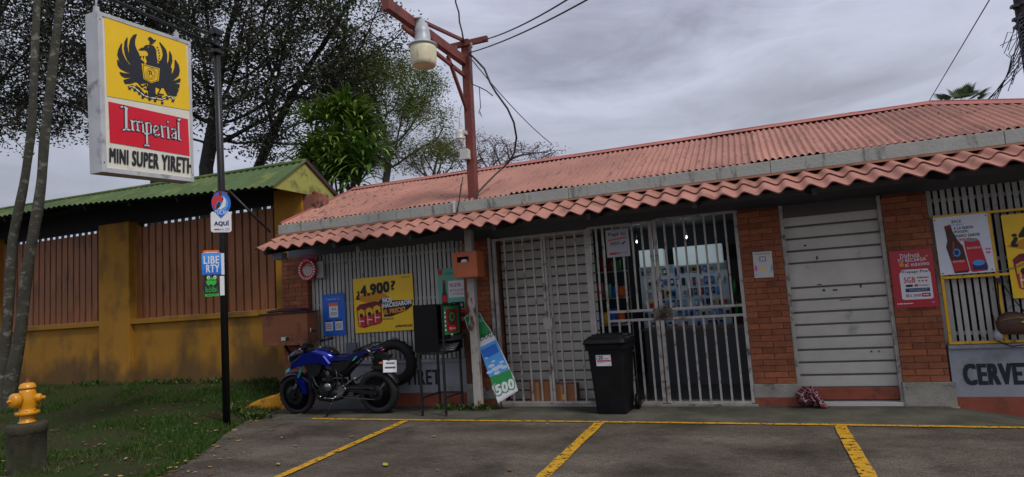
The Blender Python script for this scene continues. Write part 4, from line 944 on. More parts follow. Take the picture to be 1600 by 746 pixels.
b = MB(); cx, cy, cz = -3.76, 7.98, 3.86
M_cam = flat('camera_white', '#c4c3bd', rough=.35)
b.lathe([(.02, .13), (.055, .12), (.062, .07), (.062, .0), (.066, -.005), (.066, -.02), (.055, -.025)], (cx, cy, cz), M_cam, 20); b.lathe([(.055, -.025), (.05, -.06), (.03, -.09), (0, -.1)], (cx, cy, cz), M_cam, 20); b.lathe([(.018, -.05), (.014, -.062), (0, -.064)], (cx+.01, cy-.045, cz), P_black, 10)
b.box(cx-.01, cx+.09, cy-.01, cy+.09, cz+.05, cz+.10, M_cam); b.tube([(cx, cy, cz+.13), (cx, cy+.02, cz+.35), (cx+.03, cy+.06, cz+.5)], .006, M_cam, 6)
tag(b.build('security_camera'), 'small white dome security camera clamped to red steel mast', 'camera')
b = MB(); b.box(-3.76, -3.64, 8.02-.06, 8.05, 3.54, 3.68, M_cam); b.box(-3.765, -3.635, 7.95, 7.962, 3.535, 3.685, M_cam); b.lathe([(.008, 0), (.008, .03)], (-3.7, 8.0, 3.51), P_black, 8); tag(b.build('junction_box', bevel=.005), 'small pale junction box on red mast just below the dome camera', 'junction box')

# ---- cables
M_wire = mat('black_cable', '#26252a', rough=.6, var=.1)
def sag(a, b_, s_, n=14): a = Vector(a); b_ = Vector(b_); return [a.lerp(b_, t/n)+Vector((0,0,-s_*4*(t/n)*(1-t/n))) for t in range(n+1)]
def wire(lab, pts, r=.007, grp='overhead cables meeting at the red mast', m=None):
    b = MB(); b.tube(pts, r, m or M_wire, 6); return tag(b.build('cable'), lab, 'cable', grp)
wire('upper of two taut cables running from the mast crossarm up into cloudy sky', sag((-3.34, 8.05, 5.26), tuple(onY(905, -12, 5.0)), .05), .008)
wire('lower of two taut cables running from the mast top up into cloudy sky', sag((-3.55, 8.05, 5.12), tuple(onY(935, -10, 5.0)), .05), .008)
wire('wavy cable rising straight up from top of the red mast', [onY(*q, 8.0) for q in [(725,68),(722,50),(718,35),(717,20),(712,4),(711,-12)]], .012)
wire('thick drooping cable looping from mast top down to the grey fascia', [onY(*q, Y) for q, Y in [((733,84),8.06),((742,92),8.0),((757,108),8.0),((766,130),8.0),((775,145),8.0),((793,170),8.0),((803,192),8.1),((807,215),8.2),((804,238),8.5),((795,254),8.9),((775,272),8.6),((757,290),8.2),((746,302),8.0),((744,318),7.95)]], .014)
wire('thin straight cable falling from mast top behind the roof ridge', sag((-3.6, 8.12, 5.1), tuple(onY(863, 226, 13)), .1), .008)
wire('small loose cable end dangling in the air beside red mast', [onY(*q, 8.0) for q in [(733,92),(736,120),(738,132),(748,136),(760,142),(770,150)]]+[], .008)
wire('short frayed cable tail hanging below the loop right of mast', [onY(*q, 8.0) for q in [(749,137),(750,155),(751,168),(748,176),(753,183),(750,175)]], .006)
wire('single thin cable crossing the sky at right towards the hip of roof', sag(tuple(onY(1555, -15, 9)), tuple(onY(1446, 168, 16)), .0), .008, 'cables at the right of roof')
wire('thin cable lying across red corrugated roof near its right half', [onY(px, py, Y)+Vector((0,0,.0)) for px, py, Y in [(1170,212,9.75),(1190,218,9.6),(1215,219,9.5),(1240,224,9.35),(1270,229,9.2),(1295,229,9.15)]], .006, 'cables at the right of roof', flat('grey_cable', '#7a7d88'))
wire('pale grey hose looping over the right end of red roof', [onY(px, py, Y) for px, py, Y in [(1487,171,9.9),(1494,184,9.5),(1490,195,9.25),(1470,202,9.0),(1445,209,8.75)]], .01, 'cables at the right of roof', flat('pale_hose', '#a7a3a8'))
b = MB(); b.tube([(-3.80, 8.02, 3.2), (-3.83, 7.98, 2.95), (-3.84, 7.91, 2.75), (-3.84, 7.9, 2.6)], .008, M_wire, 6); b.tube([(-3.78, 8.04, 3.3), (-3.79, 7.92, 2.97), (-3.86, 7.90, 2.72)], .007, M_wire, 6); b.box(-3.90, -3.87, 7.90, 7.928, 2.74, 2.95, M_cam); tag(b.build('conduit'), 'white conduit and thin cables at foot of red mast over fascia', 'conduit')

# utility pole at the far right edge
up = thing('utility_pole', 'dark wooden utility pole at right edge of the view behind roof', 'utility pole', (5.2, 14, 0))
b = MB(); b.tube([(5.2, 14, 0), (5.16, 14, 5), (5.14, 14, 11)], [.15, .13, .1], mat('dark_pole_wood', '#2b2526', rough=.85, var=.25, scale=6, stretch=(3,3,.3), bump=.3), 14); b.build('shaft', up)
b = MB()
for z in (5.9, 6.05, 6.3): b.lathe([(.15, 0), (.15, .04)], (5.16, 14, z), M_black, 14); b.cbox((5.0, 13.9, z), (.12, .1, .05), M_black)
for i in range(6):
    z = 5.9-.13*i; b.tube(sag((5.1, 13.9, z), tuple(onY(1545-i*7+random.uniform(-4, 4), 180, 15)), .06), .008, M_wire, 5)
rr_ = random.Random(3)
for i in range(14):
    z = 5.0+.065*i; x = 5.05-.02*i*rr_.random(); pts = [(5.1, 13.88, z+.3)]
    for j in range(5): pts.append((5.02-.07*j*rr_.uniform(.6, 1.2), 13.85+rr_.uniform(-.05, .05), z+.25-.12*j*rr_.uniform(.6, 1.3)))
    b.tube(pts, .007, flat('blue_black_cable', '#343650'), 5)
b.build('cable_bundle', up)

# ================================================================== POSTERS
def front(x0, x1, z0, z1, y, base, rot=0, th=.005):
    c = Vector(((x0+x1)/2, y, (z0+z1)/2)); M = Matrix.Rotation(rot, 3, 'Y')
    f = lambda x, z: c + M @ Vector((x-c.x, 0, z-c.z))
    return Panel(f(x0, z0), f(x1, z0), f(x0, z1), base, th)
def beer_banner(x0, x1, z0, z1, y, lab):
    P_ban = mat('banner_yellow', '#f2c408', rough=.4, var=.1, scale=2.5)
    p = front(x0, x1, z0, z1, y, P_ban, R(-.5))
    p.poly([(.0,.62),(.35,.5),(.6,.62),(.45,.75),(.2,.72)], flat('banner_orange_glow', '#cf8a10'), 1)
    p.text('¿', .045, .11, .60, .76, P_black, 3, .1, rise=.01); p.text('4.900', .12, .62, .65, .86, P_black, 3, .13, rise=.05); p.text('?', .64, .72, .73, .90, P_black, 3, .1, rise=.01)
    p.poly([(.40,.52),(.48,.60),(.60,.62),(.60,.55),(.99,.53),(.97,.42),(.86,.34),(.62,.26),(.50,.26),(.48,.5)], P_black, 2)
    p.text('NOS', .49, .65, .515, .61, P_white, 4, .14); p.text('HACKEARON', .49, .965, .42, .505, P_white, 4, .14, rise=.035); p.text('EL PRECIO', .50, .86, .30, .39, P_gold, 4, .14, rise=.035)
    # six pack
    p.poly([(.04,.46),(.10,.52),(.38,.56),(.47,.50),(.47,.18),(.42,.14),(.25,.11),(.16,.08),(.06,.12)], P_dred, 2)
    for u, v, w in ((.06, .10, .12), (.20, .12, .12), (.33, .15, .12)):
        p.rrect(u, u+w, v, v+.31, .03, P_red, 3); p.poly([(u, v+.19), (u+w, v+.21), (u+w, v+.30), (u+w*.5, v+.335), (u, v+.30)], P_yellow, 4)
        p.ell(u+w/2, v+.215, w*.26, .04, P_black, 5, 8); p.rect(u+.015, u+w-.015, v+.10, v+.12, P_white, 5); p.rect(u+w*.15, u+w*.3, v+.02, v+.29, flat('can_highlight', '#d8b56a'), 3.5)
    p.poly([(.10,.50),(.14,.475),(.40,.52),(.36,.54)], P_brown, 5); p.text('¡APROVECHÁ!', .68, .96, .05, .11, P_black, 3, .08)
    p.lines(.48, .66, .205, .24, 2, P_brown, 3); p.text('Imperial', .82, .96, .93, .965, P_black, 3, .01)
    tag(p.mb.build('banner'), lab, 'banner', 'yellow beer price banners')
beer_banner(-5.945, -4.86, 1.13, 1.985, 8.325, 'yellow beer banner reading 4.900 above the motorcycle seat, left grille')
beer_banner(2.58, 3.65, 1.15, 2.06, 8.262, 'yellow beer banner cut by right edge of picture, on yellow window frame')
p = front(-6.56, -6.13, 1.105, 1.775, 8.335, P_blue, R(-1))
p.text('QUE LA ESPERA', .12, .88, .90, .935, P_sky, 2, .02); p.text('TERMINE YA', .2, .8, .85, .885, P_white, 2, .02)
p.rect(.30, .70, .43, .76, P_white, 2); p.rect(.29, .71, .70, .78, P_orange, 3); p.text('5G', .42, .62, .60, .66, P_navy, 3, .02); p.lines(.36, .64, .48, .56, 2, P_grey, 3)
for u in (.10, .54): p.rect(u, u+.34, .12, .34, P_white, 2); p.rect(u+.02, u+.32, .33, .37, P_navy, 3); p.lines(u+.04, u+.3, .15, .29, 3, P_grey, 3)
tag(p.mb.build('poster'), 'blue poster with small white cards left of the yellow banner', 'poster', 'advertising posters on the shop front')
# round red sign with bracket card
b = MB(); b.lathe([(0, .0), (.10, -.002), (.105, -.016), (.125, -.03), (.15, -.032), (.178, -.022), (.185, -.008), (.18, 0)], (-6.745, 8.235, 2.19), flat('enamel_red', '#b5242b', rough=.3), 36, axis='Y')
b.lathe([(0, -.006), (.102, -.004)], (-6.745, 8.232, 2.19), flat('enamel_white', '#b9a9a4', rough=.4, second='#9a3a3a', s_scale=9, s_lo=.6, s_hi=.66), 30, axis='Y')
for k in range(22):
    a = 2*math.pi*k/22
    if .9 < a < 2.2: continue
    b.cbox((-6.745+.15*math.cos(a), 8.202, 2.19+.15*math.sin(a)), (.02, .002, .03), P_white, Matrix.Rotation(math.pi/2-a, 3, 'Y'))
b.tube([(-6.83, 8.203, 2.24), (-6.745, 8.20, 2.275), (-6.66, 8.203, 2.24)], .006, P_red, 6)
tag(b.build('round_sign'), 'round red dish sign with worn white centre high on left brick pillar', 'sign')
b = MB(); b.box(-6.90, -6.58, 8.262, 8.268, 2.30, 2.44, P_dred); tag(b.build('red_plate'), 'dark red plate tucked under the eave above the round red sign', 'plate')
b = MB(); b.box(-6.60, -6.46, 8.262, 8.268, 2.04, 2.31, flat('old_card_white', '#9a9c9e')); tag(b.build('white_card'), 'blank faded white card peeking out at right of the round red sign', 'card')
# gate sign
p = front(-1.815, -1.505, 1.965, 2.335, 8.268, flat('gate_sign_white', '#a9a6ab'))
p.text('Pagá tu', .12, .86, .74, .90, P_black, 2, .03); p.poly([(.1,.60),(.9,.66),(.9,.70),(.1,.64)], P_red, 2); p.text('AQUÍ', .18, .58, .42, .58, P_navy, 2, .04); p.poly([(.66,.46),(.82,.56),(.86,.52),(.70,.42)], P_navy, 2)
p.rect(.12, .40, .09, .17, P_red, 2); p.text('BCR', .42, .60, .09, .17, P_navy, 2, .04); p.lines(.66, .9, .09, .18, 2, P_grey, 2)
tag(p.mb.build('notice_sign'), 'white notice reading AQUÍ tied to the upper bars of the entrance gate', 'sign')
# paper on pillar
p = front(.005, .225, 1.555, 1.875, 8.268, flat('paper_white', '#c4c1bf'), R(1))
p.lines(.1, .9, .88, .95, 1, P_grey, 2); p.rect(.32, .68, .62, .82, P_grey, 2); p.rect(.4, .48, .66, .78, P_white, 3); p.rect(.52, .6, .66, .78, P_white, 3)
p.poly([(.02,.3),(.1,.52),(.2,.42),(.16,.25)], P_pink, 2); p.poly([(.85,.2),(.95,.5),(.98,.3)], P_sky, 2); p.ell(.5, .33, .2, .1, flat('print_pale_yellow', '#d9c68a'), 2, 12); p.poly([(.05,.05),(.15,.14),(.1,.16)], P_sky, 2)
tag(p.mb.build('notice_paper'), 'small white paper notice with pastel drawing taped on middle brick pillar', 'notice')
# red phone-plan poster
p = front(1.47, 1.895, 1.10, 1.755, 8.262, flat('poster_red', '#b01f30', rough=.35), R(0))
p.text('Disfrutá', .25, .70, .86, .94, P_white, 2, .03, rise=.01); p.text('TU RECARGA', .18, .84, .79, .85, P_white, 2, .04, rise=.01); p.text('al máximo', .34, .90, .71, .78, P_white, 2, .03, rise=.01); p.ell(.26, .75, .06, .035, P_gold, 3, 14); p.ell(.86, .88, .03, .018, P_gold, 3, 6)
p.rrect(.18, .90, .14, .62, .06, P_white, 2); p.rrect(.24, .86, .57, .66, .03, P_white, 2.5); p.text('Prepago Plus', .26, .84, .585, .645, P_black, 4, .03)
p.text('5GB', .27, .53, .43, .53, P_red, 4, .04); p.lines(.58, .84, .49, .53, 1, P_red, 4); 
for u in (.62, .70, .78): p.ell(u, .455, .025, .016, P_red, 4, 10)
p.rrect(.3, .46, .36, .40, .015, P_black, 4); p.rrect(.5, .58, .36, .40, .012, P_red, 4); p.text('Youtube', .6, .82, .365, .395, P_black, 4, .01); p.rect(.28, .84, .27, .335, P_navy, 4); p.lines(.36, .8, .28, .325, 2, P_grey, 5)
p.text('₡5.500', .28, .62, .18, .24, P_dred, 4, .02); p.rrect(.64, .84, .18, .245, .02, P_red, 4); p.lines(.67, .81, .195, .23, 1, P_white, 5)
p.lines(.05, .42, .06, .09, 1, P_white, 2); p.ell(.88, .08, .04, .02, P_pink, 2, 8)
tag(p.mb.build('poster'), 'red prepaid phone plan poster with 5GB offer on right brick pillar', 'poster', 'advertising posters on the shop front')
# beer can + bottle poster
p = front(1.945, 2.455, 1.445, 2.095, 8.258, flat('poster_pale', '#d6dae4', rough=.35), R(-.6))
p.text('BACK', .34, .52, .88, .93, P_black, 2, .02); p.text('TU CERVEZA', .34, .54, .83, .86, P_sky, 2, .01); p.text('A LA NUEVA', .36, .72, .76, .81, P_black, 2, .04); p.text('IMAGEN,', .36, .62, .695, .745, P_black, 2, .04); p.text('MISMO SABOR', .36, .82, .625, .675, P_black, 2, .04); p.text('SUPERIOR', .36, .66, .555, .605, P_red, 2, .04)
p.poly([(.26,.02),(.24,.15),(.17,.48),(.21,.58),(.20,.74),(.19,.84),(.31,.86),(.33,.74),(.40,.58),(.48,.48),(.54,.05),(.5,.02)], P_brown, 3)
p.poly([(.19,.84),(.19,.78),(.32,.80),(.31,.86)], P_dred, 4); p.poly([(.225,.24),(.50,.24),(.53,.06),(.27,.05)], P_red, 4); p.ell(.35, .37, .07, .07, P_sky, 4, 14); p.ell(.35, .37, .04, .045, P_navy, 5, 12); p.text('BAVARIA', .26, .47, .20, .235, P_white, 5, .0); p.poly([(.30,.56),(.27,.30),(.30,.30),(.33,.56)], flat('bottle_glint', '#8a4b33'), 4)
p.poly([(.56,.04),(.52,.38),(.51,.54),(.56,.58),(.74,.58),(.79,.54),(.88,.10),(.86,.03),(.6,.02)], P_red, 3); p.ell(.65, .565, .12, .03, P_grey, 4, 16); p.poly([(.60,.05),(.60,.16),(.86,.16),(.87,.05)], P_navy, 4); p.ell(.72, .17, .11, .05, P_sky, 4.5, 14); p.text('BAVARIA', .55, .80, .41, .45, P_white, 5, .0)
p.lines(.88, .97, .3, .42, 2, P_pink, 3)
for u, v in ((.03, .96), (.97, .96), (.04, .03), (.94, .04)): p.ell(u, v, .014, .012, P_black, 4, 8)
tag(p.mb.build('poster'), 'white beer poster with brown bottle and red can on the yellow window frame', 'poster', 'advertising posters on the shop front')
# green cola poster, left grille
p = front(-4.43, -3.99, 1.06, 2.02, 8.335, P_teal, R(0))
p.rect(0, 1, 0, .36, P_red, 1); p.rect(0.02, .18, .90, .99, P_red, 2); p.text('REFRÉSCATE', .3, .8, .90, .94, P_green, 2, .02)
p.poly([(.12,.34),(.10,.55),(.16,.66),(.17,.78),(.27,.78),(.28,.66),(.34,.55),(.32,.34)], P_brown, 3); p.poly([(.10,.48),(.34,.48),(.34,.58),(.11,.58)], P_red, 4); p.rect(.16, .28, .78, .82, P_red, 4)
p.rect(.38, .98, .54, .80, P_white, 2); p.text('NUEVA', .44, .86, .70, .76, P_red, 3, .04); p.text('BOTELLA DE', .44, .94, .63, .67, P_red, 3, .02); p.text('1L RETORNABLE', .44, .96, .58, .61, P_red, 3, .01)
p.rrect(.44, .94, .37, .47, .03, P_black, 3); p.text('₡600', .5, .88, .39, .45, P_white, 4, .03)
p.rect(.55, .95, .05, .30, P_dred, 3); p.text('Coca', .6, .9, .18, .26, P_white, 4)
tag(p.mb.build('poster'), 'tall green and red cola poster with bottle behind the orange box', 'poster', 'advertising posters on the shop front')
# pictured hint of a paler sheet under the blue poster
b = MB(); b.box(-6.12, -5.93, 8.30, 8.34, .68, .98, flat('grey_meter_cover', '#5d666d')); tag(b.build('grey_plate', bevel=.006), 'plain grey metal plate on left grille behind the motorcycle tank', 'plate')

# ================================================================== POST, BOXES, STAND
b = MB(); M_postw = mat('chipped_white_post', '#aca79f', rough=.7, var=.12, scale=4, second='#6a3e2e', s_scale=6, s_lo=.54, s_hi=.62, s_stretch=(2,2,.7), bump=.3)
b.box(-3.79, -3.68, 7.98, 8.08, 0, 2.52, M_postw); sp_ = b.build('support_post', bevel=.008); tag(sp_, 'chipped white square steel post holding up the tile awning edge', 'post')
b = MB(); b.box(-3.99, -3.885, 8.19, 8.245, 0, .33, M_conc_lt); b.box(-3.985, -3.89, 8.195, 8.245, .33, 1.1, mat('rough_timber', '#5b3c2a', rough=.9, var=.25, scale=8, bump=.3)); tag(b.build('timber_stub', bevel=.01), 'rough brown timber strip on a concrete foot left of the white post', 'timber')
b = MB(); M_ob = mat('orange_painted_box', '#b8623a', rough=.6, var=.12, scale=4, bump=.1)
x0, x1, y0, y1, z0, z1, t = -3.86, -3.495, 7.72, 7.975, 1.835, 2.19, .02
b.box(x0, x0+t, y0, y1, z0, z1, M_ob); b.box(x1-t, x1, y0, y1, z0, z1, M_ob); b.box(x0+t, x1-t, y0+.002, y1, z0, z0+t, M_ob); b.box(x0+t, x1-t, y0+.002, y1, z1-t, z1, M_ob); b.box(x0+t, x1-t, y1-t, y1-.001, z0+t, z1-t, M_ob)
fx0, fx1, fz0, fz1 = -3.795, -3.615, 2.045, 2.12
b.box(x0+t, fx0, y0+.001, y0+t, z0+t, z1-t, M_ob); b.box(fx1, x1-t, y0+.001, y0+t, z0+t, z1-t, M_ob); b.box(fx0, fx1, y0+.001, y0+t, z0+t, fz0, M_ob); b.box(fx0, fx1, y0+.001, y0+t, fz1, z1-t, M_ob)
b.box(fx0, fx1, y0+.1, y0+.105, fz0-.05, fz1+.03, P_black); b.lathe([(.05, 0), (.06, .02), (.04, .05), (0, .055)], (-3.71, y0+.07, fz0-.01), P_white, 14)
tag(b.build('meter_box', bevel=.004), 'orange painted meter box with small window mounted on the white post', 'box')

M_wood = mat('old_orange_plywood', '#8f5636', rough=.8, var=.16, scale=2.5, stretch=(.6, 1, 3), second='#5f3524', s_scale=3, s_lo=.5, s_hi=.7, bump=.15)
wb = thing('wooden_box', 'weathered orange plywood box fixed to the shop corner above front wheel', 'box', (-7.05, 8.14, 1.0))
b = MB(); b.box(-7.50, -6.60, 8.0, 8.265, 1.0, 1.50, M_wood); b.build('body', wb, bevel=.006)
b = MB(); b.box(-7.54, -6.58, 7.97, 8.265, 1.503, 1.525, mat('dark_board', '#3b2a22', rough=.8)); b.build('lid', wb, bevel=.004)
b = MB(); b.beam((-7.1, 8.06, .998), (-7.1, 8.26, .75), .03, .03, M_black); b.beam((-6.8, 8.06, .998), (-6.8, 8.26, .75), .03, .03, M_black); b.build('bracket', wb)
b = MB(); rr_ = random.Random(9)
for i in range(9): b.tube([(-7.45+rr_.uniform(0, .1), 8.03+.02*i, 1.54+.012*(i % 3)), (-7.1, 8.05+.02*i, 1.55+.014*(i % 3)+rr_.uniform(0, .015)), (-6.66-rr_.uniform(0, .12), 8.02+.022*i, 1.54+.012*(i % 4))], rr_.uniform(.008, .014), flat('dark_red_stick', '#5a2024') if i % 3 else M_black, 6)
tag(b.build('stick_bundle'), 'bundle of dark red and black sticks lying on top of plywood box', 'bundle')

st = thing('metal_stand', 'black four legged angle iron stand with cross braces beside the white post', 'stand', (-4.25, 7.85, 0))
LG = [(-4.40, 7.52), (-4.02, 7.58), (-3.97, 8.02), (-4.50, 8.15)]
# snapped to a regular frame
LG = [(-4.36, 7.55), (-4.0, 7.55), (-4.0, 8.06), (-4.36, 8.06)]
for x, y in LG: b = MB(); b.box(x-.014, x+.014, y-.014, y+.014, 0, .86, M_black); b.build('leg', st)
b = MB()
for (a, c) in zip(LG, LG[1:]+LG[:1]):
    b.beam((*a, .83), (*c, .83), .022, .022, M_black)
    if a[1] == 7.55 and c[1] == 7.55: continue
    b2 = MB(); b2.beam((*a, .24), (*c, .24), .022, .022, M_black); b2.build('stretcher', st)
b.box(-4.38, -3.97, 7.53, 8.09, .846, .86, M_black); b.build('frame', st)
cb = thing('black_cabinet', 'black open sided metal cabinet standing on the angle iron stand', 'cabinet', (-4.25, 7.85, .86))
b = MB(); b.box(-4.40, -4.04, 7.50, 7.53, .862, 1.50, mat('black_sheet', '#08080a', spec=.2, rough=.6, var=.15, bump=.05)); b.box(-4.40, -4.37, 7.53, 8.09, .862, 1.50, M_black); b.box(-4.368, -3.96, 8.06, 8.09, .862, 1.484, M_black); b.box(-4.40, -3.96, 7.53, 8.09, 1.487, 1.50, M_black); b.build('body', cb, bevel=.003)
b = MB()
for y in (7.545, 8.04): b = MB(); b.box(-3.985, -3.961, y-.012, y+.012, .862, 1.484, M_black); b.build('corner_post', cb)
for z in (1.04, 1.47): b = MB(); b.box(-3.983, -3.965, 7.557, 8.028, z-.01, z+.01, M_black); b.build('rail', cb)
b = MB(); b.box(-4.36, -3.86, 7.56, 8.02, .995, 1.02, M_black); b.box(-3.872, -3.86, 7.56, 8.02, 1.021, 1.06, M_black); b.lathe([(.018, 1.06), (.018, 1.085), (0, 1.087)], (-3.885, 7.62, 0), P_grey, 10); b.build('shelf', cb)
b = MB(); rr_ = random.Random(2)
for i in range(7): b.cbox((-4.06+rr_.uniform(-.03, .03), 7.72+.025*i, .868+.012*i), (.22, .18, .010), P_grey if i % 2 else flat('newsprint', '#8d8a83'), Matrix.Rotation(rr_.uniform(-.3, .3), 3, 'Z'))
tag(b.build('paper_stack'), 'untidy stack of grey papers inside bottom of black cabinet', 'papers')
p = Panel((-3.957, 7.56, 1.07), (-3.957, 8.02, 1.07), (-3.957, 7.56, 1.46), flat('card_green', '#1c6b3c')); p.rrect(.12, .88, .08, .9, .1, P_dred, 1); p.ell(.5, .6, .28, .26, P_brown, 2, 18); p.rect(.3, .7, .12, .3, P_red, 2); p.text('Coca', .28, .72, .18, .25, P_white, 3); p.ell(.5, .62, .18, .16, P_green, 3, 16); p.ell(.5, .62, .12, .11, P_brown, 4, 14)
for k in range(5): p.rect(.02, .09, .15+.15*k, .21+.15*k, P_white, 2)
tag(p.mb.build('poster'), 'small green card with red arch picture on the open side of black cabinet', 'poster', 'advertising posters on the shop front')

# ---- leaning bottle shaped sign
def bottle_sign():
    bl = Vector((-3.47, 7.93, .03)); ax = Vector((-.44, .05, 1.27)).normalized(); sd = Vector((.93, .0, .33)).normalized(); sd = (sd-ax*sd.dot(ax)).normalized()
    Lh, Wd = 1.36, .34
    o = onY(778, 630, 7.95); o.z = max(o.z, .02)
    # corners from the photograph on a plane leaning at the pillar
    C = lambda px, py: onY(px, py, 7.96+.2*max(0, min(1, (630-py)/140.)))
    out_ = [(778,630),(793,621),(809,611),(803,590),(797,578),(789,560),(781,543),(774,528),(766,515),(757,503),(750,490),(744,487),(735,489),(725,496),(730,512),(738,528),(747,541),(754,556),(760,573),(766,590),(770,606)]
    pts = [C(*q) for q in out_]; N_ = (pts[2]-pts[0]).cross(pts[12]-pts[0]).normalized()
    if N_.y > 0: N_ = -N_
    b = MB(); bk = [p-N_*.012 for p in pts]; n = len(pts)
    b.add(pts+bk, [tuple(range(n)), tuple(range(2*n-1, n-1, -1))]+[(i, n+i, n+(i+1) % n, (i+1) % n) for i in range(n)], P_white)
    def pl(q, m, l): b.add([C(*k)+N_*.0015*l for k in q], [tuple(range(len(q)))], m)
    pl([(727,497),(735,490),(744,488),(750,491),(757,504),(765,515),(767,521),(745,533),(738,527),(731,512)], P_green, 2)
    pl([(729,504),(752,497),(755,503),(732,510)], P_teal, 3)
    pl([(745,533),(767,521),(774,531),(750,545)], P_white, 3)
    pl([(749,543),(775,531),(788,561),(795,577),(765,590),(759,572)], P_sky, 3); pl([(752,548),(774,537),(780,550),(757,562)], P_blue, 4)
    for cx_, cy_, r_ in ((768,572,4),(774,577,5),(781,573,4.5),(788,574,4),(765,582,3.5),(777,583,4),(771,565,2.5),(784,566,3),(760,560,2)): pl([(cx_+r_*1.3*math.cos(k*.7), cy_-.35*r_*math.cos(k*.7)+r_*.7*math.sin(k*.7)) for k in range(9)], flat('print_cloud', '#b9cfe6'), 4.5+.1*r_)
    pl([(766,590),(797,577),(802,592),(770,606)], P_green, 4); pl([(770,606),(803,592),(808,610),(778,628)], P_white, 4)
    for i, ch in enumerate('GATORADE'):
        V, F, _ = text_unit(ch, 0); u0 = 735+i*5.2; v0 = 541-i*2.3
        b.add([C(u0+4.4*u+2*v*.2, v0-10*v-2.0*u)+N_*.009 for u, v in V], F, P_black)
    for i, ch in enumerate('500'):
        V, F, _ = text_unit(ch, .06); u0 = 775+i*10; v0 = 618-i*4.5
        for w, m, l in ((.12, P_green, 9), (.0, P_white, 10)):
            V, F, _ = text_unit(ch, 0)
            for kk, (du, dv) in enumerate(BOLD): b.add([C(u0+7.5*u-3*v+2+du*(.9+w*10), v0-14*v-3.6*u+dv*(.7+w*9))+N_*(.0015*l+.0001*kk) for u, v in V], F, m)
    V, F, _ = text_unit('¢', .04); b.add([C(769+5*u, 610-9*v-2*u)+N_*.011 for u, v in V], F, P_white)
    tag(b.build('bottle_sign'), 'bottle shaped blue and green drink sign marked 500 leaning behind white post', 'sign')
bottle_sign()

# ---- handbag, cup and strap on the right grille
bg_ = thing('handbag', 'round brown leather bag hanging by thin black straps from window frame', 'bag', (2.55, 8.15, .85))
b = MB(); M_lea = mat('brown_leather', '#4a3022', rough=.5, var=.2, scale=7, bump=.2)
b.loft([(2.37, 8.17, .87, .01, .04, .04), (2.40, 8.17, .88, .05, .09, .10), (2.47, 8.17, .89, .07, .12, .12), (2.56, 8.17, .89, .075, .12, .125), (2.65, 8.17, .88, .06, .10, .11), (2.71, 8.17, .87, .01, .05, .05)], M_lea, n=20); b.build('pouch', bg_)
b = MB(); b.tube([(2.42, 8.15, .96), (2.43, 8.2, 1.1), (2.46, 8.255, 1.36)], .007, M_black, 6); b.tube([(2.66, 8.15, .95), (2.56, 8.2, 1.15), (2.475, 8.255, 1.37)], .007, M_black, 6); b.cbox((2.465, 8.25, 1.35), (.05, .04, .06), M_black); b.build('strap', bg_)
b = MB(); b.lathe([(.012, .0), (.014, .003), (.0, .006)], (2.58, 8.085, .9), flat('brass', '#b89a4a', rough=.3, metal=1), 12, axis='Y'); b.tube([(2.40, 8.09, .93), (2.55, 8.085, .955), (2.68, 8.10, .92)], .004, flat('brass', '#b89a4a'), 6); b.build('clasp', bg_)
b = MB(); b.lathe([(0, 0), (.03, .01), (.045, .05), (.04, .09), (.02, .12), (.012, .15)], (2.385, 8.20, .70), flat('white_ceramic', '#a5a6a8', rough=.3), 16); b.tube([(2.385, 8.2, .84), (2.37, 8.24, 1.0), (2.38, 8.265, 1.38)], .004, M_black, 5); tag(b.build('hanging_lamp'), 'small white pear shaped object dangling beside the brown bag', 'ornament')
b = MB(); b.tube(sag((2.47, 8.255, 1.45), (2.95, 8.2, 1.68), .05), .005, flat('grey_cable', '#7a7d88'), 5); b.tube([(2.38, 8.26, .70), (2.5, 8.22, .64), (2.62, 8.18, .66), (2.75, 8.15, .63)], .006, M_black, 5); tag(b.build('loose_cord'), 'thin loose cords strung across yellow frame near the brown bag', 'cord')

